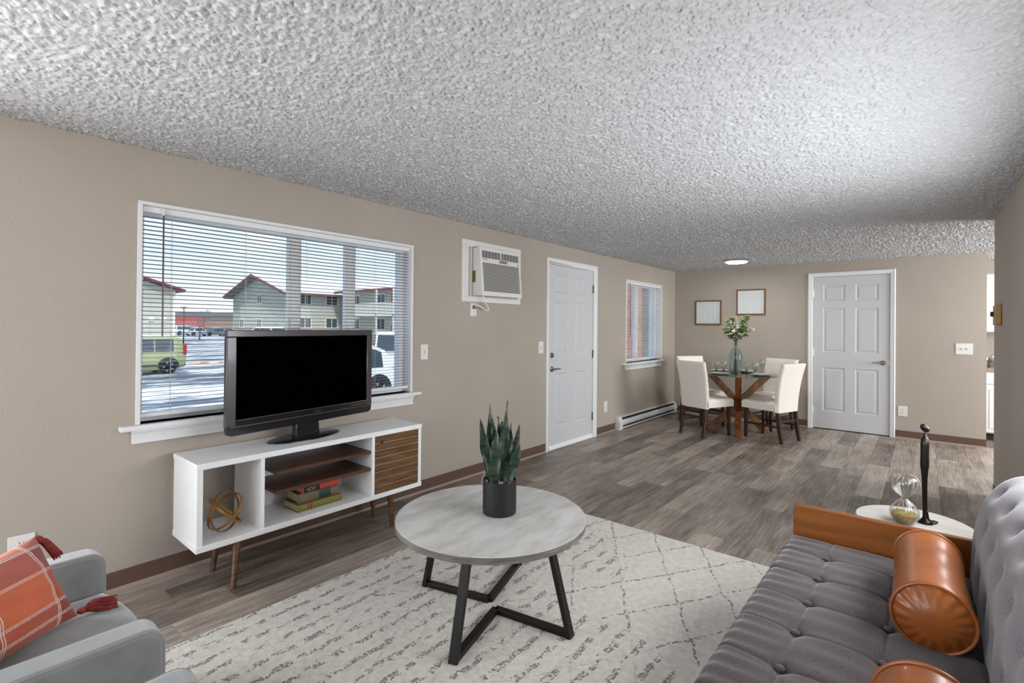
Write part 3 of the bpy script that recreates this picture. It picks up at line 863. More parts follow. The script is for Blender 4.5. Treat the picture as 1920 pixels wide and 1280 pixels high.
for z in (0.522, 0.412):
    MB().box(X0 + .01, X1 - .012, 1.280, 1.8928, z, z + .020).build('shelf', M['walnut_y'], ts, bevel=0.001)
dr = MB().box(X1 - .018, X1 - .002, 1.915, 2.271, Z0 + .032, Z1 - .032).build('door', mat('groove_gold', lin(226, 186, 120), .5), ts)
nb = 8
bh = (Z1 - .032 - Z0 - .032) / nb
bm0 = MB().box(-.0035, .0045, 0.0, 0.356, 0.0017, bh - .0017).build('p', mat('walnut_door', lin(70, 46, 28), 0.45, col2=lin(116, 82, 50), nscale=5, nstretch=(2, 1.2, 14), ndetail=6, nlo=.3, nhi=.7, rand=.12)); bme = bm0.data; bpy.data.objects.remove(bm0)
off = Vector((X1 - .002, 1.915, Z0 + .032)) - Vector(ts.location)
for k in range(nb):
    o = shared('board', bme, dr, off + Vector((0, 0, k * bh)))
MB().cyl((X1 + .0005, 1.966, 0.590), (X1 + .004, 1.966, 0.590), 0.012, n=20).build('finger_hole', M['slot'], dr)
for (fx, fy, tx, ty) in ((0.430, 1.046, 0.350, 1.095), (0.155, 1.046, 0.110, 1.085), (0.385, 2.062, 0.350, 2.075), (0.150, 2.085, 0.110, 2.085)):
    MB().tube([(fx, fy, 0.0), (tx, ty, Z0)], [0.0125, 0.022], 16).build('leg', M['walnut'], ts, smooth=True)

# ------------------------------------------------------------------ television
tv = thing('television', 'black flat screen television with grey bezel and oval glossy foot', 'television', (0.222, 1.545, 0.662))
TV = Matrix.Translation((0.222, 1.555, 0)) @ Matrix(((-0.147, 0.989, 0, 0), (0.989, 0.147, 0, 0), (0, 0, 1, 0), (0, 0, 0, 1)))
M['bezel'] = mat('tv_bezel', lin(82, 78, 80), 0.32, 0.5, coat=0.3)
M['tvdark'] = mat('tv_gloss_black', lin(20, 20, 23), 0.18, coat=0.6)
M['screen'] = mat('tv_screen', (0.0004, 0.0004, 0.0004, 1), 0.6, spec=0.0)
wl, wr, zb, zt = -0.508, 0.508, 0.752, 1.326
s0, s1, sb, st_ = -0.455, 0.462, 0.838, 1.288
bz = MB(TV)
bz.box(wl, wr, -.030, 0, st_, zt); bz.box(wl, s0, -.030, 0, sb - .035, st_); bz.box(s1, wr, -.030, 0, sb - .035, st_)
bz.build('bezel', M['bezel'], tv, bevel=0.004)
MB(TV).box(s0, s1, -.030, 0.001, sb - .035, sb).build('lower_bezel', M['tvdark'], tv, bevel=0.002)
MB(TV).box(s0 - .002, s1 + .002, -.001, .0022, sb - .004, sb - .001).build('screen_edge', M['chrome'], tv)
MB(TV).box(s0, s1, -.028, -.004, sb, st_).build('screen', M['screen'], tv)
MB(TV).prism([(wl, zb + .055), (wl + .006, zb + .010), (wl + .03, zb), (wr - .03, zb), (wr - .006, zb + .010), (wr, zb + .055)], 'xz', -.028, -.002).build('speaker_bar', M['tvdark'], tv, bevel=0.003)
MB(TV).box(wl + .02, wr - .02, -.0018, .0006, zb + .046, zb + .049).build('trim_line', mat('trim_steel', lin(120, 122, 126), .3, .8), tv)
MB(TV).hexa([(wl + .02, -.030, zb + .03), (wr - .02, -.030, zb + .03), (wr - .02, -.030, zt - .02), (wl + .02, -.030, zt - .02)], [(wl + .16, -.085, zb + .10), (wr - .16, -.085, zb + .10), (wr - .16, -.085, zt - .12), (wl + .16, -.085, zt - .12)]).build('back_shell', M['tvdark'], tv)
text_part('maker_name', 'SHARP', 0.017, M['chrome'], TV @ Matrix.Translation((0.06, .0014, sb - .022)) @ Matrix.Rotation(R90, 4, 'X') @ Matrix.Scale(-1, 4, (0, 0, 1)), tv)
for k in range(6):
    MB(TV).box(s1 - .13 + k * .022, s1 - .122 + k * .022, .001, .0016, sb - .024, sb - .019).build('key_mark', mat('mark_grey', lin(130, 130, 134), .5), tv)
nk = MB(TV).hexa([(-.085, -.055, .675), (.085, -.055, .675), (.085, -.004, .675), (-.085, -.004, .675)], [(-.075, -.055, .80), (.075, -.055, .80), (.075, -.012, .80), (-.075, -.012, .80)])
nk.build('neck', M['tvdark'], tv, bevel=0.006)
el = [(.245 * math.cos(t), -.035 + .115 * math.sin(t)) for t in [2 * math.pi * k / 48 for k in range(48)]]
fo = MB(TV)
n = 48
vs = [(a, b, .6622) for a, b in el] + [(a, b, .667) for a, b in el] + [(a * .90, -.035 + (b + .035) * .86, .6745) for a, b in el] + [(a * .4, -.035 + (b + .035) * .4, .679) for a, b in el]
fs = [tuple(range(n)), tuple(range(3 * n, 4 * n))]
for r in range(3):
    fs += [(r * n + i, r * n + (i + 1) % n, r * n + n + (i + 1) % n, r * n + n + i) for i in range(n)]
fo.add(vs, fs)
fo.build('foot', M['tvdark'], tv, smooth=True)

# ------------------------------------------------------------------ gold orb and books on the stand
M['gold'] = mat('antique_gold', lin(176, 134, 78), 0.38, 0.75, col2=lin(150, 108, 58), nscale=30)
orb = thing('decor_orb', 'gold strip wire orb in the left bay of the television stand', 'ornament', (0.275, 1.060, 0.252))
oc = Vector((0.275, 1.060, 0.252 + 0.1045))
def ring_band(Rm, r=0.104, w=0.013, t=0.004):
    mb = MB(Matrix.Translation(oc) @ Rm)
    n = 56; vs = []; fs = []
    for k in range(n):
        a = 2 * math.pi * k / n
        for (rr, zz) in ((r, -w / 2), (r, w / 2), (r - t, w / 2), (r - t, -w / 2)):
            vs.append((rr * math.cos(a), rr * math.sin(a), zz))
    for k in range(n):
        k2 = (k + 1) % n
        for j in range(4):
            fs.append((k * 4 + j, k * 4 + (j + 1) % 4, k2 * 4 + (j + 1) % 4, k2 * 4 + j))
    mb.add(vs, fs)
    return mb
Ry = lambda d: Matrix.Rotation(math.radians(d), 4, 'Y')
Rx = lambda d: Matrix.Rotation(math.radians(d), 4, 'X')
Rz = lambda d: Matrix.Rotation(math.radians(d), 4, 'Z')
for Rm in (Rz(30) @ Ry(84), Rz(-8) @ Rx(46) @ Ry(12), Rz(20) @ Rx(-40) @ Ry(20)):
    ring_band(Rm, 0.1035 if Rm is not None else .1).build('band', M['gold'], orb, smooth=True)

def book(label, x0, x1, y0, y1, z, t, cov, rz, bands, spine_bits=()):
    c = ((x0 + x1) / 2, (y0 + y1) / 2, z)
    o = thing('book', label, 'book', c, rz, group=None)
    Wm = W[o.name]
    hx, hy = (x1 - x0) / 2, (y1 - y0) / 2
    cm = mat('book_cloth', cov, 0.75, bump=(400, 0.15))
    b = MB(Wm)
    b.box(-hx, hx, -hy, hy, 0, .0035); b.box(-hx, hx, -hy, hy, t - .0035, t)
    b.prism([(hx - .004, 0), (hx, 0), (hx + .004, t * .25), (hx + .0055, t * .5), (hx + .004, t * .75), (hx, t), (hx - .004, t)], 'xz', -hy, hy)
    b.build('cover', cm, o)
    MB(Wm).box(-hx + .005, hx - .004, -hy + .004, hy - .004, .0036, t - .0036).build('page_block', mat('old_pages', lin(206, 190, 160), .9, bump=(300, .4), bstretch=(.02, .02, 1)), o)
    for (p, q, colr) in bands:
        MB(Wm).prism([(hx - .002, .0005), (hx + .0008, .0005), (hx + .0048, t * .25), (hx + .0063, t * .5), (hx + .0048, t * .75), (hx + .0008, t - .0005), (hx - .002, t - .0005)], 'xz', -hy + p * 2 * hy, -hy + q * 2 * hy).build('spine_label', mat('spine_band', colr, .6), o)
    for (p, body, colr, sz) in spine_bits:
        T = Wm @ Matrix.Translation((hx + .0065, -hy + p * 2 * hy, t / 2)) @ Matrix(((0, 0, 1, 0), (1, 0, 0, 0), (0, 1, 0, 0), (0, 0, 0, 1)))
        text_part('spine_lettering', body, sz, mat('gilt', colr, .4, .6), T, o, .0004)
    return o
BZ = 0.2524
book('olive cloth book at the bottom of the shelf stack', 0.150, 0.325, 1.435, 1.722, BZ, 0.042, lin(124, 116, 62), 0.02, [(.20, .215, lin(150, 40, 40)), (.23, .245, lin(150, 40, 40)), (.27, .30, lin(150, 40, 40))])
book('brown and green cloth book in the middle of the stack', 0.140, 0.300, 1.455, 1.710, BZ + .0425, 0.053, lin(116, 100, 78), -0.02, [(.50, .80, lin(40, 66, 52))])
book('red book with black title block on top of the stack', 0.145, 0.298, 1.470, 1.716, BZ + .096, 0.036, lin(196, 72, 60), 0.03, [(.04, .46, lin(30, 27, 25))], [(.24, 'IIDD', lin(176, 156, 116), .030)])

# ------------------------------------------------------------------ rug
def rug_mat():
    m = bpy.data.materials.new('rug_pile'); m.use_nodes = True
    nt = m.node_tree; p = nt.nodes['Principled BSDF']
    p.inputs['Roughness'].default_value = 0.95; p.inputs['Sheen Weight'].default_value = 0.25
    tc = nd(nt, 'ShaderNodeTexCoord')
    def L(o, i): nt.links.new(o, i)
    def mth(op, a, b=None, c=None):
        n = nd(nt, 'ShaderNodeMath', operation=op)
        for i, q in enumerate((a, b, c)):
            if q is None: continue
            if isinstance(q, (int, float)): n.inputs[i].default_value = q
            else: L(q, n.inputs[i])
        return n.outputs[0]
    def noise(sc, st=(1, 1, 1), det=3, rough=.5):
        mp = nd(nt, 'ShaderNodeMapping'); mp.inputs['Scale'].default_value = st
        no = nd(nt, 'ShaderNodeTexNoise'); no.inputs['Scale'].default_value = sc; no.inputs['Detail'].default_value = det; no.inputs['Roughness'].default_value = rough
        L(tc.outputs['Object'], mp.inputs[0]); L(mp.outputs[0], no.inputs['Vector'])
        return no
    sp = nd(nt, 'ShaderNodeSeparateXYZ')
    wob = noise(9, det=2)
    wv = nd(nt, 'ShaderNodeVectorMath', operation='MULTIPLY_ADD')
    wv.inputs[1].default_value = (.05, .05, 0)
    L(wob.outputs['Color'], wv.inputs[0]); L(tc.outputs['Object'], wv.inputs[2])
    L(wv.outputs[0], sp.inputs[0])
    x, y = sp.outputs['X'], sp.outputs['Y']
    def line(val, period, half):
        f = mth('FRACT', mth('DIVIDE', val, period))
        return mth('LESS_THAN', mth('ABSOLUTE', mth('SUBTRACT', f, .5)), half)
    # diamond lattice of broken lines
    d1 = line(mth('ADD', mth('MULTIPLY', x, 1.0), mth('MULTIPLY', y, .62)), .30, .022)
    d2 = line(mth('SUBTRACT', mth('MULTIPLY', x, 1.0), mth('MULTIPLY', y, .62)), .30, .022)
    dia = mth('MAXIMUM', d1, d2)
    brk = mth('GREATER_THAN', noise(60, det=3, rough=.7).outputs['Fac'], .505)
    dia = mth('MULTIPLY', dia, brk)
    # rows of little dashes
    row = line(x, .092, .16)
    dsh = mth('GREATER_THAN', noise(19, (1.4, 1, 1), 3, .6).outputs['Fac'], .495)
    dsh2 = mth('GREATER_THAN', noise(95, det=3, rough=.7).outputs['Fac'], .475)
    das = mth('MULTIPLY', mth('MULTIPLY', row, dsh), dsh2)
    # where each motif shows
    zone = noise(1.1, det=1).outputs['Fac']
    side = mth('GREATER_THAN', mth('ADD', zone, mth('MULTIPLY', mth('SUBTRACT', 2.3, y), .20)), .48)
    das = mth('MULTIPLY', das, side)
    dia = mth('MULTIPLY', dia, mth('SUBTRACT', 1.0, mth('MULTIPLY', side, .75)))
    speck = mth('GREATER_THAN', noise(26, det=4, rough=.7).outputs['Fac'], .685)
    pat = mth('MINIMUM', mth('ADD', mth('ADD', das, dia), mth('MULTIPLY', speck, .6)), 1.0)
    ton = noise(42, det=3).outputs['Fac']
    base = nd(nt, 'ShaderNodeValToRGB'); base.color_ramp.elements[0].position = .25; base.color_ramp.elements[0].color = lin(196, 190, 181)
    base.color_ramp.elements[1].position = .75; base.color_ramp.elements[1].color = lin(222, 217, 209)
    L(ton, base.inputs[0])
    mx = nd(nt, 'ShaderNodeMix'); mx.data_type = 'RGBA'; mx.inputs[7].default_value = lin(104, 100, 97)
    L(mth('MULTIPLY', pat, .95), mx.inputs[0]); L(base.outputs[0], mx.inputs[6]); L(mx.outputs[2], p.inputs['Base Color'])
    bu = nd(nt, 'ShaderNodeBump'); bu.inputs['Strength'].default_value = .55; bu.inputs['Distance'].default_value = .004
    L(noise(260, det=2).outputs['Fac'], bu.inputs['Height']); L(bu.outputs[0], p.inputs['Normal'])
    return m
rug = MB()
RX0, RX1, RY0, RY1 = 0.735, 3.12, 0.02, 3.112
def rugz(u, v):
    e_ = min(u - RX0, RX1 - u, v - RY0, RY1 - v)
    return (u, v, 0.0035 + 0.0075 * min(1, max(0, e_) / .012) ** .5 + 0.0006 * math.sin(u * 21 + v * 13))
us = [RX0, RX0 + .004, RX0 + .012] + list(np.linspace(RX0 + .05, RX1 - .05, 50)) + [RX1 - .012, RX1 - .004, RX1]
vs_ = [RY0, RY0 + .004, RY0 + .012] + list(np.linspace(RY0 + .05, RY1 - .05, 60)) + [RY1 - .012, RY1 - .004, RY1]
rug.grid(rugz, us, vs_)
rug.box(RX0, RX1, RY0, RY1, 0.0003, 0.0035)
rg = rug.build('area_rug', rug_mat(), smooth=True)
tag(rg, 'cream area rug with broken grey diamond and dash pattern', 'rug')

# ------------------------------------------------------------------ coffee table
RZ = 0.0118
CTC = Vector((1.552, 1.775)); CTZ = 0.455
M['concrete'] = mat('grey_concrete_print', lin(204, 203, 200), 0.45, col2=lin(176, 174, 170), nscale=5.5, nstretch=(3.0, 1.0, 1), ndetail=14, nlo=.38, nhi=.70)
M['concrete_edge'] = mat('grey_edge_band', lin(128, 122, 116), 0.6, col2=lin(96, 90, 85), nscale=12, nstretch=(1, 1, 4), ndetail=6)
ctb = thing('coffee_table', 'round grey coffee table with black V shaped metal legs on the rug', 'coffee table', (CTC.x, CTC.y, RZ))
Rt = 0.452
MB().lathe([(0, 0), (Rt - .001, 0), (Rt, -.001), (Rt, -.0012)][::-1] + [], (CTC.x, CTC.y, CTZ), 96).build('top_face', M['concrete'], ctb)
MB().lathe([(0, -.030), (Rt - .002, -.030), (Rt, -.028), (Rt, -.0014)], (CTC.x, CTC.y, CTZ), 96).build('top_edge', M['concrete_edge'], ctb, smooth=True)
base_pts = {'a': (1.713, 1.378), 'b': (1.976, 1.825), 'c': (1.165, 1.700), 'd': (1.388, 2.190)}
tops = {k: (CTC.x + (p[0] - CTC.x) * .60, CTC.y + (p[1] - CTC.y) * .60) for k, p in base_pts.items()}
tops['a'] = (1.655, 1.52); tops['c'] = (1.255, 1.715); tops['d'] = (1.452, 2.055); tops['b'] = (1.855, 1.822)
bwid = 0.022
for k, p in base_pts.items():
    t = tops[k]
    d = Vector((p[0] - CTC.x, p[1] - CTC.y, 0)).normalized()
    MB().bar((p[0], p[1], RZ), (t[0], t[1], CTZ - .031), 0.040, bwid, up=(d.x, d.y, .25)).build('leg', M['black'], ctb, bevel=0.002)
for (k1, k2, apex) in (('a', 'b', (1.602, 1.757)), ('c', 'd', (1.522, 1.800))):
    for k in (k1, k2):
        p = base_pts[k]
        MB().bar((p[0], p[1], RZ + .0125), (apex[0], apex[1], RZ + .0125), 0.034, 0.024).build('floor_bar', M['black'], ctb, bevel=0.002)
MB().box(CTC.x - .30, CTC.x + .30, CTC.y - .02, CTC.y + .02, CTZ - .046, CTZ - .031).box(CTC.x - .02, CTC.x + .02, CTC.y - .30, CTC.y + .30, CTZ - .046, CTZ - .031).build('under_frame', M['black'], ctb)

# ------------------------------------------------------------------ snake plant
PC = Vector((1.566, 1.818, CTZ + .0002))
M['pot'] = mat('matte_black_pot', lin(20, 20, 21), 0.55, bump=(150, .12))
def leaf_mat():
    m = bpy.data.materials.new('snake_leaf'); m.use_nodes = True
    nt = m.node_tree; p = nt.nodes['Principled BSDF']; p.inputs['Roughness'].default_value = .38
    tc = nd(nt, 'ShaderNodeTexCoord')
    mp = nd(nt, 'ShaderNodeMapping'); mp.inputs['Scale'].default_value = (14, 14, 70)
    no = nd(nt, 'ShaderNodeTexNoise'); no.inputs['Scale'].default_value = 1.0; no.inputs['Detail'].default_value = 3
    rp = nd(nt, 'ShaderNodeValToRGB'); rp.color_ramp.elements[0].position = .35; rp.color_ramp.elements[0].color = lin(16, 30, 23)
    rp.color_ramp.elements[1].position = .7; rp.color_ramp.elements[1].color = lin(46, 70, 52)
    nt.links.new(tc.outputs['Object'], mp.inputs[0]); nt.links.new(mp.outputs[0], no.inputs['Vector']); nt.links.new(no.outputs['Fac'], rp.inputs[0]); nt.links.new(rp.outputs[0], p.inputs['Base Color'])
    return m
M['leaf'] = leaf_mat()
pl = thing('potted_plant', 'snake plant in a matte black pot on the coffee table', 'plant', tuple(PC))
MB().lathe([(0, .0), (.074, .0), (.080, .004), (.0815, .02), (.0815, .160), (.079, .163), (.0755, .160), (.0755, .140), (0, .140)], tuple(PC), 48).build('pot', M['pot'], pl, smooth=True)
MB().lathe([(0.0005, .146), (.04, .147), (.0752, .144)], tuple(PC), 24).build('soil', mat('dark_soil', lin(40, 36, 32), .95), pl)
pb = MB(); rr = random.Random(5)
for k in range(120):
    a = rr.random() * 6.283; r = .072 * math.sqrt(rr.random())
    s = rr.uniform(.0035, .0062)
    pb.ball((PC.x + r * math.cos(a), PC.y + r * math.sin(a), PC.z + .147 + rr.random() * .004), (s, s * rr.uniform(.7, 1), s * .7), 6, 4)
po = pb.build('pebbles', mat('white_gravel', lin(206, 202, 196), .7), pl, smooth=True, sharp=0)
po['kind'] = 'stuff'
# light ribbon-like stalk curling over the rim at the back left
MB().tube(smooth_path([(PC.x - .035, PC.y - .02, PC.z + .15), (PC.x - .06, PC.y - .025, PC.z + .185), (PC.x - .075, PC.y - .03, PC.z + .175), (PC.x - .084, PC.y - .032, PC.z + .15), (PC.x - .085, PC.y - .032, PC.z + .12)]), .005, 6, flat=.4).build('plant_tie', mat('pale_tie', lin(120, 118, 116), .5), pl, smooth=True)
def leaf(base, tip, w, bend, face, tw):
    b = Vector(base); t = Vector(tip); ax = t - b; L = ax.length
    f = Vector((math.cos(face), math.sin(face), 0)); f = (f - ax.normalized() * f.dot(ax.normalized())).normalized()
    n = 20; rows = []
    for i in range(n + 1):
        s = i / n
        f2 = Matrix.Rotation(tw * s, 3, ax.normalized()) @ f
        sd = ax.normalized().cross(f2)
        c = b + ax * s + f * bend * math.sin(s * math.pi) * L
        prof = (.55 + .45 * math.sin(min(s / .55, 1) * R90)) * (1 - max(0, (s - .48) / .52) ** 1.75)
        ww = .97 * w * max(prof, .010) * (1 + .05 * math.sin(s * 17 + face * 3))
        wave = .008 * math.sin(s * 13 + face * 5)
        th = .0035 * (1 - s * .7)
        rows.append([c - sd * ww + f2 * (.30 * ww + wave), c - sd * ww * .5 + f2 * .08 * ww, c, c + sd * ww * .5 + f2 * .08 * ww, c + sd * ww + f2 * (.30 * ww - wave),
                     c + sd * ww * .5 + f2 * (.08 * ww - th), c - f2 * th * 1.3, c - sd * ww * .5 + f2 * (.08 * ww - th)])
    vs = [p for r in rows for p in r]
    fs = [(i * 8 + k, i * 8 + (k + 1) % 8, (i + 1) * 8 + (k + 1) % 8, (i + 1) * 8 + k) for i in range(n) for k in range(8)]
    fs += [tuple(range(8))[::-1], tuple(n * 8 + k for k in range(8))]
    MB().add(vs, fs).build('leaf', M['leaf'], pl, smooth=True, sharp=60)
cz = PC.z + .142
VIEW = math.atan2(-1.82, 1.59)   # towards the seating side
rt = Vector((.7675, .6409, 0)); dp = Vector((-.641, .7675, 0))
def lf(x0, d0, x1, d1, h, w, bend, fo, tw=0.0):
    b = PC + rt * x0 + dp * d0; t = PC + rt * x1 + dp * d1
    leaf((b.x, b.y, cz), (t.x, t.y, PC.z + h), w, bend, VIEW + fo, tw)
lf(-.030, .020, -.055, .045, .520, .026, .01, .15, .2)
lf(-.040, .000, -.098, .005, .455, .024, -.03, .4, -.3)
lf(-.022, -.030, -.018, -.030, .405, .029, .03, -.2, .25)
lf(-.028, .030, -.040, .020, .440, .022, .02, .9, .3)
lf(.010, .030, .035, .050, .535, .022, .01, -.3, -.2)
lf(.012, -.005, .028, .010, .490, .027, -.02, .2, .3)
lf(.030, .012, .055, .030, .440, .025, .02, -.5, .2)
lf(.040, .018, .095, .025, .425, .022, .02, .3, -.4)
lf(.035, -.020, .098, -.015, .335, .026, -.05, -.1, .3)
lf(.000, .040, .008, .055, .430, .018, .02, .5, .2)
lf(-.004, .045, -.012, .060, .455, .014, .02, 1.0, .2)

# ================================================================== sofa
def weave_mat(name, c1, c2, scale=900, rough=.9, sheen=.3):
    m = mat(name, c1, rough, col2=c2, nscale=scale, ndetail=2, nlo=.38, nhi=.62, sheen=sheen, bump=(scale * .8, .35), bdist=.0008)
    return m
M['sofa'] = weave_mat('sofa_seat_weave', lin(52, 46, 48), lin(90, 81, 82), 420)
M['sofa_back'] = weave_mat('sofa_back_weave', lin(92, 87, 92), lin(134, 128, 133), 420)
M['teak'] = mat('sofa_wood', lin(96, 52, 16), 0.32, col2=lin(130, 76, 28), nscale=3, nstretch=(.8, 6, 9), ndetail=6, nlo=.3, nhi=.7, coat=.3)
M['leather'] = mat('tan_leather', lin(126, 66, 25), 0.36, col2=lin(150, 84, 35), nscale=9, bump=(320, .12), coat=.12)
sf = thing('sofa', 'grey tufted mid century sofa with wooden arm along the right wall', 'sofa', (3.1, 1.68, 0))
SX0, SX1, SY0, SY1, SZ = 2.672, 3.40, 0.76, 2.592, 0.424
bx = [2.847, 3.067, 3.287]; by = [2.398 - .2130 * k for k in range(8)]
def edge_drop(d, r):
    return 0.0 if d >= r else r - math.sqrt(max(0.0, r * r - (r - d) ** 2))
def tuft(x, y, gx, gy, depth, sg, groove):
    z = 0.0
    for a in gx:
        for b in gy:
            q = ((x - a) ** 2 + (y - b) ** 2)
            if q < .02: z -= depth * math.exp(-q / (2 * sg * sg)) + depth * .45 * math.exp(-q / (2 * (sg * 2.6) ** 2))
    for a in gx: z -= groove * math.exp(-((x - a) / .0055) ** 2)
    for b in gy: z -= groove * .9 * math.exp(-((y - b) / .0055) ** 2)
    return z
def spaced(a, b, n, r, extra):
    base = list(np.linspace(a + r, b - r, n))
    ed = [r * (1 - math.cos(t)) for t in np.linspace(0, R90, 7)][:-1]
    out = [a + q for q in ed] + base + [b - q for q in reversed(ed)]
    for e_ in extra:
        out += [e_ - .006, e_ - .003, e_, e_ + .003, e_ + .006]
    return sorted(set(round(q, 5) for q in out if a <= q <= b))
r_ = .045
def seat_pt(x, y):
    d = min(x - SX0, SX1 - x, y - SY0, SY1 - y)
    z = SZ + tuft(x, y, bx, by, .015, .015, .0048)
    wr = .0030 * math.sin((y - .25 * (x - 2.7)) * 95 + 2 * math.sin(x * 9)) * math.exp(-((x - 2.74) / .09) ** 2)
    wr += .0024 * math.sin((y + .3 * x) * 70 + 1.5 * math.sin(x * 14)) * math.exp(-((x - 2.96) / .10) ** 2)
    pf = .008 * math.sin(math.pi * (((y - SY1) / .213) % 1)) * .6
    return (x, y, z + wr + pf * .6 - edge_drop(d, r_))
mb = MB()
us = spaced(SX0, SX1, 70, r_, bx); vv = spaced(SY0, SY1, 150, r_, by)
mb.grid(seat_pt, us, vv)
nu, nv = len(us), len(vv)
ring = [i * nv for i in range(nu)] + [(nu - 1) * nv + j for j in range(1, nv)] + [i * nv + nv - 1 for i in range(nu - 2, -1, -1)] + [j for j in range(nv - 2, 0, -1)]
o_ = len(mb.v)
low = []
for i in ring:
    p = mb.v[i]; low.append((p[0], p[1], .270))
mb.v += low
n = len(ring)
mb.f += [(ring[i], ring[(i + 1) % n], o_ + (i + 1) % n, o_ + i) for i in range(n)]
mb.f.append(tuple(o_ + i for i in range(n)))
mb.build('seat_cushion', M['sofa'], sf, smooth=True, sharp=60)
btn = MB().ball((0, 0, 0), (.012, .012, .006), 12, 6).build('p', M['sofa'], smooth=True, sharp=0); bme = btn.data; bpy.data.objects.remove(btn)
so = Vector(sf.location)
for a in bx[:2]:
    for b in by:
        shared('button', bme, sf, Vector((a, b, SZ - .0085)) - so)
# seat platform and legs
MB().box(SX0 + .03, SX1 + .14, SY0 + .02, SY1 - .005, .205, .269).build('seat_rail', M['teak'], sf, bevel=.004)
for (x, y) in ((SX0 + .09, SY0 + .10), (SX0 + .09, SY1 - .10), (SX1 + .08, SY0 + .10), (SX1 + .08, SY1 - .10)):
    MB().tube([(x, y, .0118 if x < 3.1 else 0), (x, y, .205)], [.014, .024], 14).build('leg', M['teak'], sf, smooth=True)
# wooden end boards
def arm_board(y0, y1):
    prof = []
    x0, x1, z0, z1 = 2.688, 3.40, .20, .553
    prof = [(x0, z0), (x1, z0), (x1, z1)]
    for t in np.linspace(R90, math.pi, 7): prof.append((x0 + .025 + .025 * math.cos(t), z1 - .025 + .025 * math.sin(t)))
    MB().prism(prof, 'xz', y0, y1).build('arm_board', M['teak'], sf, bevel=.005, seg=3)
arm_board(2.598, 2.625)
arm_board(SY0 - .034, SY0 - .007)
# tufted leaning back
def back_frame(y, s):   # s along the height of the back, 0 at the seat
    pts = [(0.0, 3.288, .395), (.16, 3.291, .555), (.30, 3.318, .692), (.38, 3.348, .760), (.44, 3.385, .805), (.49, 3.440, .832), (.56, 3.52, .835)]
    for i in range(len(pts) - 1):
        if s <= pts[i + 1][0]:
            t = (s - pts[i][0]) / (pts[i + 1][0] - pts[i][0])
            # catmull rom for a smooth top roll
            p0 = pts[max(i - 1, 0)]; p1 = pts[i]; p2 = pts[i + 1]; p3 = pts[min(i + 2, len(pts) - 1)]
            f_ = lambda a, b, c, d: .5 * (2 * b + (c - a) * t + (2 * a - 5 * b + 4 * c - d) * t * t + (3 * b - a - 3 * c + d) * t ** 3)
            return f_(p0[1], p1[1], p2[1], p3[1]), f_(p0[2], p1[2], p2[2], p3[2])
    return pts[-1][1], pts[-1][2]
BY0, BY1 = SY0 - .03, 2.655
bgs = [.13, .27, .40]; bgy = [2.52 - .213 * k for k in range(9)]
bgy2 = [q - .1065 for q in bgy]
def back_pt(s, y):
    x, z = back_frame(y, s)
    d = min(BY1 - y, y - BY0)
    dr_ = edge_drop(d, .07)
    q = 0.0
    for k, a in enumerate(bgs):
        for b in (bgy if k % 2 == 0 else bgy2):
            e2 = (s - a) ** 2 + (y - b) ** 2
            if e2 < .02: q += .011 * math.exp(-e2 / (2 * .018 ** 2)) + .009 * math.exp(-e2 / (2 * .05 ** 2))
    x2, z2 = back_frame(y, min(.56, s + .01)); tx, tz = x2 - x, z2 - z
    L_ = math.hypot(tx, tz) or 1; nx_, nz_ = -tz / L_, tx / L_
    k = -(q + dr_)
    return (x + nx_ * k, y, z + nz_ * k)
mb = MB()
us = list(np.linspace(0, .56, 70)); vv = spaced(BY0, BY1, 190, .07, [])
mb.grid(back_pt, us, vv)
nu, nv = len(us), len(vv)
ring = [i * nv for i in range(nu)] + [(nu - 1) * nv + j for j in range(1, nv)] + [i * nv + nv - 1 for i in range(nu - 2, -1, -1)] + [j for j in range(nv - 2, 0, -1)]
o_ = len(mb.v); n = len(ring)
for i in ring:
    p = mb.v[i]; mb.v.append((3.548, p[1], max(.30, min(p[2], .80))))
mb.f += [(ring[i], ring[(i + 1) % n], o_ + (i + 1) % n, o_ + i) for i in range(n)]
mb.f.append(tuple(o_ + i for i in range(n)))
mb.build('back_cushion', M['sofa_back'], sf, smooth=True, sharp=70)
# bolsters
def bolster(label, y0, y1, x, r, tilt):
    o = thing('bolster_pillow', label, 'pillow', (x, (y0 + y1) / 2, SZ), tilt, group='leather bolsters on the sofa')
    Wm = W[o.name] @ Matrix.Translation((0, 0, r - .005)) @ Matrix.Rotation(-R90, 4, 'X')
    L_ = y1 - y0
    prof = []
    n = 26
    for i in range(n + 1):
        t = i / n
        prof.append((r * (1 - .012 * math.cos((t - .5) * 2 * math.pi)) + .0012 * math.sin(t * 23), -L_ / 2 + .008 + (L_ - .016) * t))
    b = MB(Wm).lathe(prof, n=64).build('body', M['leather'], o, smooth=True, sharp=0)
    for s in (-1, 1):
        vs = []; fs = []; nr, na = 12, 96
        for j in range(nr + 1):
            q = j / nr
            for k in range(na):
                a = 2 * math.pi * k / na
                puff = .034 * (1 - q ** 2.2)
                pleat = .0042 * math.sin(a * 17 + .8 * math.sin(a * 3)) * max(0, (q - .45) / .55) ** 1.5 * (1 - max(0, (q - .93) / .07))
                rr = max(q, .001) * (r - .003)
                vs.append((rr * math.cos(a), rr * math.sin(a), s * (L_ / 2 - .008 + puff + pleat)))
        for j in range(nr):
            for k in range(na):
                k2 = (k + 1) % na
                fs.append((j * na + k, j * na + k2, (j + 1) * na + k2, (j + 1) * na + k))
        MB(Wm).add(vs, fs).build('end_cap', M['leather'], o, smooth=True, sharp=0)
        ringp = [((r + .001) * math.cos(2 * math.pi * k / 72), (r + .001) * math.sin(2 * math.pi * k / 72), s * (L_ / 2 - .007)) for k in range(72)]
        MB(Wm).tube(ringp, .0048, 8, closed=True).build('piping', M['leather'], o, smooth=True)
    return o
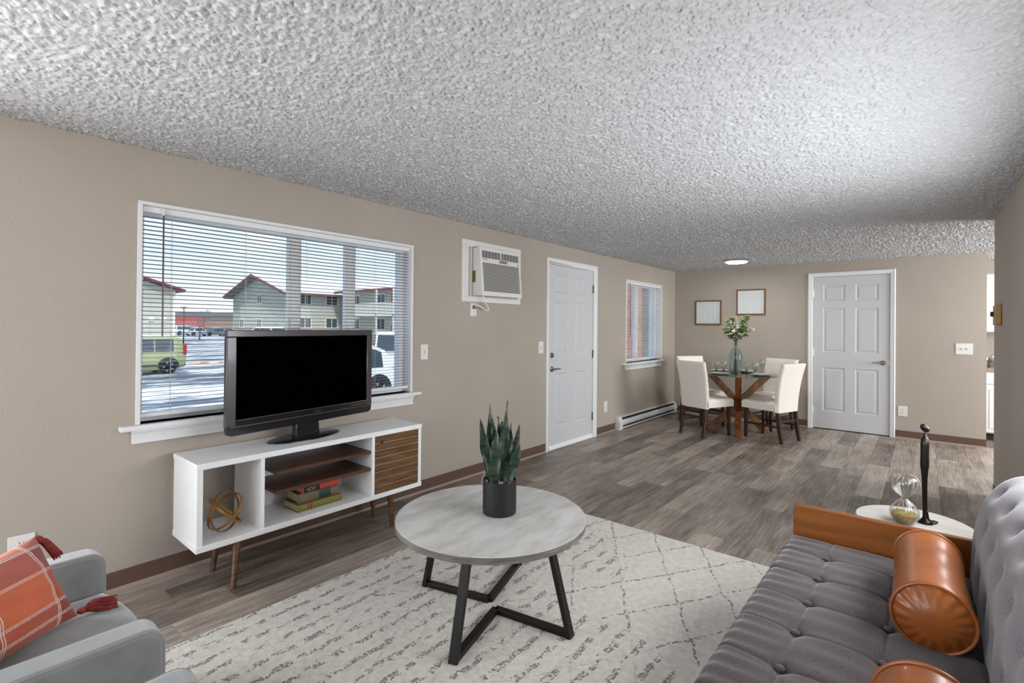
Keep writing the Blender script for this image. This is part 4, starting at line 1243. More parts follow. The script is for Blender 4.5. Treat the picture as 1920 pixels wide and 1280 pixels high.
bolster('tan leather bolster at the far end of the sofa beside the wooden arm', 1.905, 2.412, 3.168, .0965, 0.02)
bolster('tan leather bolster nearer the camera, cut by the bottom edge', 0.965, 1.450, 3.165, .0965, 0.03)

# ------------------------------------------------------------------ side table, hourglass, figurine
M['marble'] = mat('pale_marble', lin(186, 183, 177), 0.3, col2=lin(156, 148, 138), nscale=5, nstretch=(1, 2.5, 1), ndetail=8, nlo=.42, nhi=.85)
SC = (3.115, 2.965); STZ = .47
sd = thing('side_table', 'small round pale marble side table behind the sofa arm', 'side table', (SC[0], SC[1], 0))
MB().lathe([(0, -.020), (.215, -.020), (.2225, -.017), (.2225, -.003), (.219, 0), (0, 0)], (SC[0], SC[1], STZ), 64).build('table_top', M['marble'], sd, smooth=True)
MB().lathe([(.10, .0), (.10, .008), (.02, .02), (.0125, .05), (.0125, .449), (.06, .449)], (SC[0], SC[1], 0.0002 if SC[1] - .1 > RY1 else .0122), 24).build('pedestal', M['black'], sd, smooth=True)
M['thinglass'] = mat('hourglass_glass', (1, 1, 1, 1), .01, trans=1.0, ior=1.35)
HG = (3.082, 2.925, STZ + .0004)
hg = thing('hourglass', 'ribbed clear glass hourglass with golden sand on the side table', 'hourglass', HG)
outer = [(.0, .0), (.030, .0), (.040, .006), (.0535, .030), (.0565, .046), (.052, .066), (.034, .090), (.016, .106), (.0095, .112), (.0095, .116), (.016, .122), (.036, .140), (.054, .164), (.0575, .182), (.053, .203), (.038, .217), (.018, .2225), (0, .2235)]
MB().lathe(outer, HG, 96, ribs=16, ramp=.010).build('glass_body', clear_glass('ribbed_glass', (.97, .975, .97, 1), None), hg, smooth=True, sharp=0)
MB().lathe([(r * .93, z * .985 + .0015) for r, z in outer][1:-1], HG, 96, ribs=16, ramp=.010).build('glass_inner', clear_glass('ribbed_glass_inner', (.98, .98, .975, 1), None), hg, smooth=True, sharp=0)
rbm = clear_glass('glass_rib', (.80, .80, .79, 1), .35)
for sec in (outer[2:9], outer[9:17]):
    rb = MB()
    for k in range(16):
        a = 2 * math.pi * k / 16; tw = .35
        z0_, z1_ = sec[0][1], sec[-1][1]
        pts = smooth_path([(HG[0] + r * 1.004 * math.cos(a + tw * (z - z0_) / (z1_ - z0_)), HG[1] + r * 1.004 * math.sin(a + tw * (z - z0_) / (z1_ - z0_)), HG[2] + z) for r, z in sec], 3)
        rb.tube(pts, .0007, 4)
    rb.build('ribs', rbm, hg, smooth=True, sharp=0)
MB().lathe([(0, .004), (.030, .004), (.038, .009), (.049, .030), (.0515, .044), (.046, .047), (.02, .051), (0, .053)], HG, 32).build('sand', mat('golden_sand', lin(150, 126, 66), .85, col2=lin(110, 90, 44), nscale=300), hg, smooth=True)
FG = (3.158, 2.985, STZ + .0003)
fgm = mat('dark_bronze', lin(34, 29, 27), .28, .6)
fg = thing('figurine', 'tall slender dark bronze figure on the side table', 'sculpture', FG)
rt3 = Vector((.7675, .6409, 0))
pf = [(0.000, .0100), (.03, .0095), (.10, .0095), (.16, .010), (.205, .011), (.24, .0135), (.262, .0165), (.285, .0165), (.32, .0155), (.36, .0165), (.385, .0150), (.398, .0085), (.408, .0050), (.416, .0045)]
body = [Vector(FG) + rt3 * (-.002 - .010 * math.sin(h * 6) * .4) + Vector((0, 0, h)) for h, r in pf]
MB().tube(body, [r for h, r in pf], 14).build('body', fgm, fg, smooth=True, sharp=0)
hd = Matrix.Translation(Vector(FG) + rt3 * -.006 + Vector((0, 0, .437))) @ Matrix.Rotation(math.radians(40), 4, Vector((.641, -.7675, 0)))
MB(hd).ball((0, 0, 0), (.015, .015, .023), 18, 12).build('head', fgm, fg, smooth=True, sharp=0)
MB(Matrix.Translation(FG) @ Matrix.Rotation(math.atan2(.6409, .7675), 4, 'Z')).lathe([(0, 0), (.028, 0), (.031, .004), (.022, .012), (.013, .024), (.010, .045), (.0095, .06)], (0, 0, 0), 24).ball((.022, 0, .006), (.034, .020, .0062), 20, 10).build('foot', fgm, fg, smooth=True, sharp=0)

# ------------------------------------------------------------------ armchairs
M['velvet'] = mat('grey_velvet', lin(126, 128, 128), 0.75, col2=lin(144, 146, 146), nscale=7, sheen=1.0, bump=(35, .05))
M['piping'] = mat('velvet_piping', lin(150, 150, 148), 0.7, sheen=.8)
def rounded_panel(mb, a0, a1, z0, z1, n0, n1, r_front_top):
    """arm outline in (y,z) extruded in x, with the front top corner rounded"""
    pr = [(a0, z0), (a1, z0)]
    for t in np.linspace(0, R90, 8): pr.append((a1 - r_front_top + r_front_top * math.cos(t), z1 - r_front_top + r_front_top * math.sin(t)))
    pr.append((a0, z1))
    return mb.prism(pr, 'yz', n0, n1)
def make_armchair(label, x0):
    o = thing('armchair', label, 'armchair', (x0 + .375, .06, 0), group='grey velvet armchairs')
    Wd = .752; aw = .092
    FY, BYc, AZ = .432, -.36, .553
    for (p, q) in ((x0, x0 + aw), (x0 + Wd - aw, x0 + Wd)):
        rounded_panel(MB(), BYc, FY, .14, AZ, p, q, .05).build('arm', M['velvet'], o, bevel=.014, seg=3)
        for xx in (p + .006, q - .006):
            pth = [(xx, BYc + .02, AZ - .004)] + [(xx, FY - .05 + .047 * math.sin(t), AZ - .05 + .047 * math.cos(t)) for t in np.linspace(0, R90, 7)] + [(xx, FY - .003, .16)]
            MB().tube(pth, .0034, 6).build('piping', M['piping'], o, smooth=True)
    # seat cushion bulging in front of the arms
    cx0, cx1, cy0, cy1, cz1 = x0 + aw + .004, x0 + Wd - aw - .004, BYc + .10, .462, .425
    mb = MB()
    def spt(x, y):
        d = min(x - cx0, cx1 - x, y - cy0, cy1 - y)
        k = ((x - cx0) / (cx1 - cx0) - .5) * 2
        fy = y - .035 * k * k * max(0, (y - .30) / .20)
        return (x, fy, cz1 + .016 * (1 - k * k) - edge_drop(d, .05))
    us = spaced(cx0, cx1, 24, .05, []); vv = spaced(cy0, cy1, 30, .05, [])
    mb.grid(spt, us, vv)
    nu, nv = len(us), len(vv)
    ring = [i * nv for i in range(nu)] + [(nu - 1) * nv + j for j in range(1, nv)] + [i * nv + nv - 1 for i in range(nu - 2, -1, -1)] + [j for j in range(nv - 2, 0, -1)]
    o_ = len(mb.v); n = len(ring)
    for i in ring:
        p = mb.v[i]; mb.v.append((p[0], p[1], .285))
    mb.f += [(ring[i], ring[(i + 1) % n], o_ + (i + 1) % n, o_ + i) for i in range(n)]; mb.f.append(tuple(o_ + i for i in range(n)))
    mb.build('seat_cushion', M['velvet'], o, smooth=True, sharp=60)
    MB().box(x0 + aw + .002, x0 + Wd - aw - .002, BYc + .05, FY - .02, .15, .284).build('seat_base', M['velvet'], o, bevel=.008)
    # curved back
    mb = MB()
    mb.hexa([(x0 + .01, BYc - .03, .16), (x0 + Wd - .01, BYc - .03, .16), (x0 + Wd - .01, BYc + .10, .16), (x0 + .01, BYc + .10, .16)],
            [(x0 + .01, BYc - .13, .80), (x0 + Wd - .01, BYc - .13, .80), (x0 + Wd - .01, BYc - .01, .80), (x0 + .01, BYc - .01, .80)])
    mb.build('backrest', M['velvet'], o, bevel=.03, seg=4)
    for (lx, ly) in ((x0 + .07, FY - .07), (x0 + Wd - .07, FY - .07), (x0 + .07, BYc + .03), (x0 + Wd - .07, BYc + .03)):
        zf = .0118 if (lx > RX0 and ly > RY0) else .0
        MB().tube([(lx, ly, zf), (lx, ly, .15)], [.010, .019], 12).build('leg', M['walnut'], o, smooth=True)
    return o
make_armchair('grey velvet armchair under the plaid pillow beside the wall', .845)
make_armchair('grey velvet armchair of which only an arm corner shows at the bottom edge', 1.805)

# plaid pillow leaning in the armchair
def plaid():
    m = bpy.data.materials.new('plaid_cotton'); m.use_nodes = True
    nt = m.node_tree; p = nt.nodes['Principled BSDF']; p.inputs['Roughness'].default_value = .9; p.inputs['Sheen Weight'].default_value = .25
    tc = nd(nt, 'ShaderNodeTexCoord'); sp = nd(nt, 'ShaderNodeSeparateXYZ'); nt.links.new(tc.outputs['Object'], sp.inputs[0])
    def ramp(out, stops, ext=.24):
        mr = nd(nt, 'ShaderNodeMapRange'); mr.inputs[1].default_value = -ext; mr.inputs[2].default_value = ext
        nt.links.new(out, mr.inputs[0])
        r = nd(nt, 'ShaderNodeValToRGB'); r.color_ramp.interpolation = 'CONSTANT'
        el = r.color_ramp.elements
        el[0].position = 0; el[0].color = stops[0][1]
        el[1].position = stops[1][0]; el[1].color = stops[1][1]
        for (q, c) in stops[2:]:
            z = el.new(q); z.color = c
        nt.links.new(mr.outputs[0], r.inputs[0])
        return r.outputs[0]
    rust = lin(158, 60, 40); orange = lin(206, 98, 56); rose = lin(160, 84, 84); burg = lin(122, 44, 46); coral = lin(206, 112, 84)
    cy_ = ramp(sp.outputs['Y'], [(0, rust), (.30, orange), (.62, rose), (.86, coral)], .16)
    cx_ = ramp(sp.outputs['X'], [(0, burg), (.20, coral), (.55, orange), (.80, rust)])
    mx = nd(nt, 'ShaderNodeMix'); mx.data_type = 'RGBA'; mx.inputs[0].default_value = .42
    nt.links.new(cy_, mx.inputs[6]); nt.links.new(cx_, mx.inputs[7])
    bl, wh = (0, 0, 0, 1), (1, 1, 1, 1)
    def lines(cs):
        st = [(0, bl)]
        for c in cs:
            st += [(c - .012, wh), (c - .004, bl), (c + .004, wh), (c + .012, bl)]
        return st
    l1 = ramp(sp.outputs['Y'], lines([.17, .29, .60, .84]), .16); l2 = ramp(sp.outputs['X'], lines([.21, .56]))
    no = nd(nt, 'ShaderNodeTexNoise'); no.inputs['Scale'].default_value = 500; nt.links.new(tc.outputs['Object'], no.inputs['Vector'])
    mxx = nd(nt, 'ShaderNodeMix'); mxx.data_type = 'RGBA'; mxx.blend_type = 'LIGHTEN'; mxx.inputs[0].default_value = 1
    nt.links.new(l1, mxx.inputs[6]); nt.links.new(l2, mxx.inputs[7])
    bw = nd(nt, 'ShaderNodeRGBToBW'); nt.links.new(mxx.outputs[2], bw.inputs[0])
    thr = nd(nt, 'ShaderNodeMath', operation='GREATER_THAN'); thr.inputs[1].default_value = .40; nt.links.new(no.outputs['Fac'], thr.inputs[0])
    mu = nd(nt, 'ShaderNodeMath', operation='MULTIPLY'); nt.links.new(bw.outputs[0], mu.inputs[0]); nt.links.new(thr.outputs[0], mu.inputs[1])
    m3 = nd(nt, 'ShaderNodeMix'); m3.data_type = 'RGBA'; m3.inputs[7].default_value = lin(226, 206, 196)
    nt.links.new(mu.outputs[0], m3.inputs[0]); nt.links.new(mx.outputs[2], m3.inputs[6]); nt.links.new(m3.outputs[2], p.inputs['Base Color'])
    bu = nd(nt, 'ShaderNodeBump'); bu.inputs['Strength'].default_value = .3; bu.inputs['Distance'].default_value = .001
    nt.links.new(no.outputs['Fac'], bu.inputs['Height']); nt.links.new(bu.outputs[0], p.inputs['Normal'])
    return m
# frame: x along the lower edge, y up the pillow, z out of its face
ex = Vector((.64, -.77, 0)).normalized(); lean = .50
back_dir = Vector((-.77, -.64, 0)).normalized()
ey = (Vector((0, 0, 1)) * math.cos(lean) + back_dir * math.sin(lean)).normalized(); ez = ex.cross(ey)
B_ = Vector((1.12, .322, .448))     # lower far corner
PS = .215
PH = .140
pc = B_ + ex * PS + ey * (PH * .96)
PM = Matrix(((ex.x, ey.x, ez.x, pc.x), (ex.y, ey.y, ez.y, pc.y), (ex.z, ey.z, ez.z, pc.z), (0, 0, 0, 1)))
mb = MB()
npl = 40
def ppt(sg):
    def f_(u, v):
        k = (1 - abs(u) ** 2.6) * (1 - abs(v) ** 2.6)
        pin = 1 - .085 * (1 - abs(v) ** 2) * abs(u) ** 3 * 1.0
        piv = 1 - .085 * (1 - abs(u) ** 2) * abs(v) ** 3 * 1.0
        th = .070 * max(k, 0) ** .55 + .002
        wrk = .004 * math.sin(u * 9 + v * 4) * max(k, 0) + .003 * math.sin(v * 14 - u * 5) * max(k, 0)
        return (u * PS * pin, v * PH * piv, sg * (th + wrk))
    return f_
g = list(np.sin(np.linspace(-R90, R90, npl)))
mb.grid(ppt(1), g, g); mb.grid(ppt(-1), g, g)
po = mb.build('throw_pillow', plaid(), smooth=True, sharp=0)
po.matrix_world = PM
W[po.name] = PM
tag(po, 'red and orange plaid throw pillow with tassels on the near armchair', 'pillow')
tm = mat('tassel_yarn', lin(158, 66, 58), .85, col2=lin(120, 42, 44), nscale=60)
def tassel(corner, d, n, L_, spread, seed):
    rr = random.Random(seed); mb = MB()
    c = Vector(corner); d = Vector(d).normalized()
    side = d.cross(Vector((0, 0, 1))).normalized(); up = side.cross(d)
    mb.tube([c, c + d * .012, c + d * .024], [.006, .011, .009], 10)
    for k in range(n):
        a = rr.random() * 6.283; q = math.sqrt(rr.random())
        off = side * math.cos(a) * q + up * math.sin(a) * q
        l = L_ * rr.uniform(.85, 1.08)
        p0 = c + d * .018 + off * .007
        p1 = c + d * (l * .45) + off * spread * .75 + Vector((0, 0, .004))
        p2 = c + d * l + off * spread - Vector((0, 0, .010))
        mb.tube(smooth_path([p0, p1, p2], 3), .0019, 4)
    return mb.build('tassel', tm, po, smooth=True, sharp=0)
cA = PM @ Vector((-PS, PH, 0)); cB = PM @ Vector((-PS, -PH, 0)); cC = PM @ Vector((PS, PH, 0)); cD = PM @ Vector((PS, -PH, 0))
tassel(cA, (.10, .50, -.62), 60, .085, .013, 1)
tassel(cB + Vector((0, 0, .012)), (.12, .98, .02), 90, .095, .024, 2)
tassel(cC, (.7, -.5, -.5), 40, .085, .013, 3)
tassel(cD + Vector((0, 0, .012)), (.6, -.7, .02), 40, .085, .018, 4)

# ================================================================== dining corner
M['cream'] = mat('cream_leatherette', lin(238, 231, 222), 0.5, bump=(60, .05))
M['espresso'] = mat('espresso_wood', lin(44, 27, 20), 0.35, col2=lin(62, 38, 27), nscale=10, nstretch=(6, 6, 1))
def back_curve(t):     # centre line of the back in the chair's own (y, z), t 0..1
    return (-.205 - .015 * t - .075 * t ** 2.2, .36 + .585 * t)
def make_chair():
    o = thing('dining_chair', '', 'chair', (0, 0, 0), 0, 'cream dining chairs')
    # seat pad
    mb = MB()
    sx, sy0, sy1, zt = .228, -.20, .245, .475
    def sp_(x, y):
        d = min(sx - abs(x), sy1 - y, y - sy0 + .05)
        k = x / sx
        g_ = .0035 * (math.exp(-((abs(x) - .076) / .006) ** 2) + sum(math.exp(-((y - c) / .006) ** 2) for c in (-.06, .09)))
        return (x * (1 - .03 * (sy1 - y)), y, zt + .010 * (1 - k * k) - edge_drop(d, .035) - g_)
    us = spaced(-sx, sx, 30, .035, [-.076, .076]); vv = spaced(sy0, sy1, 26, .035, [-.06, .09])
    mb.grid(sp_, us, vv)
    nu, nv = len(us), len(vv)
    ring = [i * nv for i in range(nu)] + [(nu - 1) * nv + j for j in range(1, nv)] + [i * nv + nv - 1 for i in range(nu - 2, -1, -1)] + [j for j in range(nv - 2, 0, -1)]
    o_ = len(mb.v); n = len(ring)
    for i in ring:
        p = mb.v[i]; mb.v.append((p[0] * .985, p[1], .375))
    mb.f += [(ring[i], ring[(i + 1) % n], o_ + (i + 1) % n, o_ + i) for i in range(n)]; mb.f.append(tuple(o_ + i for i in range(n)))
    mb.build('seat', M['cream'], o, smooth=True, sharp=60)
    # tall curved back with a grid of stitched squares on the sitter's side
    mb = MB(); n = 30; m = 26
    T_ = [i / n for i in range(n + 1)]
    for side in (0, 1):
        def bp(t, u):
            y, z = back_curve(t)
            wd = .205 + .026 * t
            th = (.050 - .012 * t) if side == 0 else 0.0
            rr = .020
            ed = edge_drop(min(wd - abs(u * wd), (1 - t) * .585 + .0001, .2), rr) * .75
            q = 0
            if side == 0:
                q = .0045 * (sum(math.exp(-((u - c) / .03) ** 2) for c in (-.34, .34)) + sum(math.exp(-((t - c) / .022) ** 2) for c in (.36, .60, .83)))
            return (u * wd, y + (th - ed - q if side == 0 else -.018 + ed), z)
        mb.grid(bp, T_, [-1 + 2 * k / m for k in range(m + 1)])
    k0 = (n + 1) * (m + 1)
    idx = lambda i, j, s: s * k0 + i * (m + 1) + j
    for i in range(n):
        mb.f.append((idx(i, 0, 0), idx(i + 1, 0, 0), idx(i + 1, 0, 1), idx(i, 0, 1)))
        mb.f.append((idx(i, m, 0), idx(i + 1, m, 0), idx(i + 1, m, 1), idx(i, m, 1)))
    for j in range(m):
        mb.f.append((idx(n, j, 0), idx(n, j + 1, 0), idx(n, j + 1, 1), idx(n, j, 1)))
        mb.f.append((idx(0, j, 0), idx(0, j + 1, 0), idx(0, j + 1, 1), idx(0, j, 1)))
    mb.build('backrest', M['cream'], o, smooth=True, sharp=70)
    for s in (-1, 1):
        MB().bar((s * .180, .215, 0), (s * .180, .210, .374), .030, .030, (0, 1, 0), .042, .042).build('leg', M['espresso'], o, bevel=.003)
        MB().add([(s * .165 + a * .032, b, z) for (b0, b1, z) in ((-.265, -.232, 0), (-.238, -.196, .18), (-.222, -.178, .359)) for (a, b) in ((0, b0), (1, b0), (1, b1), (0, b1))] if s > 0 else
                 [(-.197 + a * .032, b, z) for (b0, b1, z) in ((-.265, -.232, 0), (-.238, -.196, .18), (-.222, -.178, .359)) for (a, b) in ((0, b0), (1, b0), (1, b1), (0, b1))],
                 [(0, 3, 2, 1), (8, 9, 10, 11)] + [(r * 4 + k, r * 4 + (k + 1) % 4, r * 4 + 4 + (k + 1) % 4, r * 4 + 4 + k) for r in range(2) for k in range(4)]).build('leg', M['espresso'], o, bevel=.003)
        MB().box(s * .180 - .009, s * .180 + .009, -.215, .197, .175, .200).build('side_stretcher', M['espresso'], o, bevel=.002)
    MB().box(-.164, .164, -.222, -.204, .235, .260).build('rear_stretcher', M['espresso'], o, bevel=.002)
    return o
chair0 = make_chair()
spots = [((.985, 6.505), 67, 'cream dining chair nearest the baseboard heater, its plain back turned to the room'),
         ((1.685, 6.79), 160, 'cream dining chair nearest the closet door, facing the window wall'),
         ((.690, 7.24), -31, 'cream dining chair in the room corner behind the table'),
         ((1.515, 7.45), -112, 'cream dining chair against the back wall with stitched squares showing')]
for i, ((x, y), h, lb) in enumerate(spots):
    c = chair0 if i == 0 else copy_tree(chair0)
    c.location = (x, y, 0.0002); c.rotation_euler = (0, 0, math.radians(h - 90)); c['label'] = lb

TC = Vector((1.25, 6.975)); TZ = .76
def acacia():
    m = bpy.data.materials.new('acacia_blocks'); m.use_nodes = True
    nt = m.node_tree; p = nt.nodes['Principled BSDF']; p.inputs['Roughness'].default_value = .35
    tc = nd(nt, 'ShaderNodeTexCoord')
    br = nd(nt, 'ShaderNodeTexVoronoi'); br.inputs['Scale'].default_value = 1.0
    mp = nd(nt, 'ShaderNodeMapping'); mp.inputs['Scale'].default_value = (16, 16, 7)
    no = nd(nt, 'ShaderNodeTexNoise'); no.inputs['Scale'].default_value = 30; no.inputs['Detail'].default_value = 5
    rp = nd(nt, 'ShaderNodeValToRGB'); rp.color_ramp.elements[0].color = lin(70, 36, 18); rp.color_ramp.elements[1].color = lin(160, 98, 50)
    sp = nd(nt, 'ShaderNodeSeparateColor')
    ad = nd(nt, 'ShaderNodeMath', operation='MULTIPLY_ADD'); ad.inputs[1].default_value = .75
    mu = nd(nt, 'ShaderNodeMath', operation='MULTIPLY'); mu.inputs[1].default_value = .35
    L = nt.links.new
    L(tc.outputs['Object'], mp.inputs[0]); L(mp.outputs[0], br.inputs['Vector']); L(tc.outputs['Object'], no.inputs['Vector'])
    L(br.outputs['Color'], sp.inputs[0]); L(sp.outputs[0], ad.inputs[0]); L(no.outputs['Fac'], mu.inputs[0]); L(mu.outputs[0], ad.inputs[2])
    L(ad.outputs[0], rp.inputs[0]); L(rp.outputs[0], p.inputs['Base Color'])
    return m
M['acacia'] = acacia()
dt_ = thing('dining_table', 'round glass dining table on crossed acacia beams', 'dining table', (TC.x, TC.y, 0))
for k in range(4):
    a = math.radians(16 + 90 * k)
    d = Vector((math.cos(a), math.sin(a), 0))
    side = Vector((-d.y, d.x, 0))
    w = .036
    # one beam: foot on one side of the centre, head on the other; level cuts at both ends
    zc = .375
    mb = MB()
    vs = []
    for (r, z) in ((.395, 0), (.285, 0), (-.045, zc + .012), (.055, zc - .012)) :
        pass
    foot = [(.400, .0002), (.290, .0002)]; mid = [(.052, zc), (-.052, zc)]
    sec = [foot[0], mid[0], mid[1], foot[1]]
    pts = [(r, z) for r, z in (foot[0], mid[0], mid[1], foot[1])]
    vs = [TC.to_3d() + d * r + side * s * w * .98 + Vector((0, 0, z)) for s in (-1, 1) for (r, z) in pts]
    MB().add(vs, [(0, 1, 2, 3), (4, 7, 6, 5), (0, 4, 5, 1), (1, 5, 6, 2), (2, 6, 7, 3), (3, 7, 4, 0)]).build('leg', M['acacia'], dt_, bevel=.003)
    pts = [(.052, zc), (-.052, zc), (.290, .7512), (.400, .7512)]
    vs = [TC.to_3d() + d * r + side * s * w * .98 + Vector((0, 0, z)) for s in (-1, 1) for (r, z) in pts]
    MB().add(vs, [(0, 1, 2, 3), (4, 7, 6, 5), (0, 4, 5, 1), (1, 5, 6, 2), (2, 6, 7, 3), (3, 7, 4, 0)]).build('arm', M['acacia'], dt_, bevel=.003)
gt = clear_glass('table_glass', (.92, .96, .945, 1), None)
MB().lathe([(0, -.0085), (.482, -.0085), (.487, -.0075), (.487, -.003), (.482, 0), (0, 0)], (TC.x, TC.y, TZ), 72).build('glass_top', gt, dt_, smooth=True)
MB().lathe([(.4872, -.0080), (.4885, -.0065), (.4885, -.003), (.4872, -.001)], (TC.x, TC.y, TZ), 72).build('glass_edge', mat('green_glass_edge', lin(96, 118, 108), .15), dt_, smooth=True)
TZ += .0003
# place settings
M['stone'] = mat('grey_stoneware', lin(168, 160, 150), .4)
M['porc'] = mat('cream_porcelain', lin(220, 216, 208), .25)
def plate_prof(r): return [(0, 0), (r * .6, 0), (r * .66, .004), (r, .016), (r, .019), (r * .97, .0185), (r * .64, .0075), (0, .006)]
for i, (ang, lb) in enumerate(((242, 'nearest the heater'), (-20, 'nearest the closet door'), (150, 'on the window side'), (88, 'on the back wall side'))):
    a = math.radians(ang)
    c = TC + Vector((math.cos(a), math.sin(a))) * .325
    o = MB().lathe(plate_prof(.135), (c.x, c.y, TZ), 40).build('dinner_plate', M['stone'], smooth=True)
    tag(o, 'grey dinner plate of the place setting ' + lb, 'plate', 'dinner plates')
    o = MB().lathe(plate_prof(.100), (c.x, c.y, TZ + .0085), 36).build('salad_plate', M['porc'], smooth=True)
    tag(o, 'small pale plate stacked in the place setting ' + lb, 'plate', 'salad plates')
    nk = MB(Matrix.Translation((c.x, c.y, TZ + .0165)) @ Matrix.Rotation(a + .6, 4, 'Z'))
    nk.grid(lambda u, v: (u, v, .010 + .006 * math.sin(u * 60 + v * 20) + .004 * math.sin(v * 70)), list(np.linspace(-.058, .058, 16)), list(np.linspace(-.026, .026, 8)))
    nk.grid(lambda u, v: (u, v, .001), [-.058, .058], [-.026, .026])
    no_ = nk.build('napkin', mat('napkin_linen', lin(196, 184, 176), .9), smooth=True)
    tag(no_, 'folded linen napkin on the plates ' + lb, 'napkin', 'napkins')
gg = clear_glass('goblet_glass', (.93, .96, .945, 1), None)
ggb = clear_glass('goblet_green', (.42, .60, .48, 1), None)
gpos = [((0.985, 6.925), 'leftmost of the four green footed goblets'), ((1.075, 6.935), 'second goblet from the left, behind the first'),
        ((1.325, 7.085), 'goblet just right of the vase'), ((1.425, 7.105), 'rightmost goblet, beside the stacked plates')]
for (p, lb) in gpos:
    o = thing('goblet', lb, 'glass', (p[0], p[1], TZ), group='goblets')
    MB().lathe([(.018, .048), (.034, .062), (.044, .085), (.0455, .110), (.040, .150), (.0385, .150), (.0435, .110), (.042, .086), (.032, .065), (.0, .052)], (p[0], p[1], TZ), 28).build('bowl', gg, o, smooth=True)
    MB().lathe([(0, 0), (.034, 0), (.035, .003), (.012, .010), (.008, .020), (.010, .036), (.018, .0479), (.0, .0515)], (p[0], p[1], TZ), 28).build('stem', ggb, o, smooth=True)
o = thing('wine_glass', 'taller clear glass standing behind the rightmost goblet', 'glass', (1.475, 7.235, TZ))
MB().lathe([(0, .088), (.03, .098), (.043, .125), (.044, .15), (.036, .195), (.0348, .195), (.042, .15), (.041, .126), (.028, .101), (0, .092)], (1.475, 7.235, TZ), 28).build('bowl', gg, o, smooth=True)
MB().lathe([(0, 0), (.033, 0), (.034, .003), (.006, .008), (.0045, .08), (.008, .0885), (0, .0915)], (1.475, 7.235, TZ), 20).build('stem', gg, o, smooth=True)
o = thing('napkin_ring', 'small copper toned ring beside the vase', 'napkin ring', (1.29, 6.86, TZ))
MB(Matrix.Translation((1.29, 6.86, TZ + .0225)) @ Matrix.Rotation(.5, 4, 'Z') @ Matrix.Rotation(R90, 4, 'X')).lathe([(.018, -.012), (.022, -.012), (.0225, 0), (.022, .012), (.018, .012), (.0178, 0), (.018, -.012)], n=24).build('band', mat('copper', lin(190, 120, 84), .3, .9), o, smooth=True)

# vase with greenery
VC = (1.20, 7.03, TZ)
va_ = thing('glass_vase', 'tall pale blue glass bottle vase on the dining table', 'vase', VC)
vg = clear_glass('vase_glass', (.76, .87, .87, 1), None)
vpo = [(0, 0), (.062, 0), (.072, .006), (.086, .05), (.087, .22), (.082, .265), (.062, .305), (.034, .335), (.024, .355), (.023, .385), (.028, .392)]
MB().lathe(vpo, VC, 48).build('vase_body', vg, va_, smooth=True, sharp=0)
MB().lathe([(.030, .386), (.031, .391), (.029, .396), (.024, .394), (.024, .388)], VC, 32).build('lip', vg, va_, smooth=True)
MB().lathe([(0, .001), (.060, .001), (.071, .010), (.060, .014), (0, .016)], VC, 32).build('base_glass', clear_glass('vase_base', (.42, .70, .72, 1), .1), va_, smooth=True)
bq = thing('flower_bouquet', 'leafy green and white bouquet standing in the glass vase', 'bouquet', (VC[0], VC[1], VC[2] + .018))
rr = random.Random(9)
stems = MB(); leaves = [MB(), MB(), MB()]
def leaf_card(mb, p, d, L_, w_):
    d = Vector(d).normalized(); s = d.cross(Vector((rr.uniform(-1, 1), rr.uniform(-1, 1), rr.uniform(.2, 1)))).normalized(); n_ = s.cross(d)
    p = Vector(p); q = []
    for t, ww in ((0, .08), (.3, .8), (.55, 1), (.8, .6), (1, .04)):
        c = p + d * L_ * t - n_ * (.25 * L_ * t * t)
        q += [c - s * w_ * ww, c + n_ * w_ * .25 * ww, c + s * w_ * ww]
    mb.add(q, [(i * 3 + k, i * 3 + k + 1, i * 3 + 4 + k, i * 3 + 3 + k) for i in range(4) for k in range(2)])
for k in range(30):
    a = rr.random() * 6.283; sp_ = rr.uniform(.03, .215); hh = rr.uniform(.50, .765)
    sp_ *= min(1.0, 1.15 - abs(hh - .60) * 2.6)
    top = Vector((VC[0] + math.cos(a) * sp_, VC[1] + math.sin(a) * sp_, VC[2] + hh))
    pth = smooth_path([(VC[0] - math.cos(a) * .02, VC[1] - math.sin(a) * .02, VC[2] + .02), (VC[0] + math.cos(a) * .004, VC[1] + math.sin(a) * .004, VC[2] + .37), (VC[0] + math.cos(a) * sp_ * .45, VC[1] + math.sin(a) * sp_ * .45, VC[2] + .37 + (hh - .37) * .55), tuple(top)], 5)
    stems.tube(pth, .0022, 4)
    for j in range(16):
        i = rr.randrange(len(pth) * 2 // 3, len(pth)); p = pth[i]
        dd = Vector((math.cos(a + rr.uniform(-1.6, 1.6)), math.sin(a + rr.uniform(-1.6, 1.6)), rr.uniform(-.35, .8)))
        leaf_card(leaves[rr.choice((0, 0, 0, 1, 1, 2))], p, dd, rr.uniform(.038, .068), rr.uniform(.011, .019))
stems.build('stems', mat('green_stem', lin(86, 100, 70), .6), bq)
for lm, nm, c in zip(leaves, ('green_leaves', 'pale_leaves', 'white_blossom'), (lin(84, 106, 48), lin(158, 172, 126), lin(236, 230, 224))):
    lo_ = lm.build(nm, mat(nm, c, .5), bq, smooth=True, sharp=0, recalc=False)
    lo_['kind'] = 'stuff'

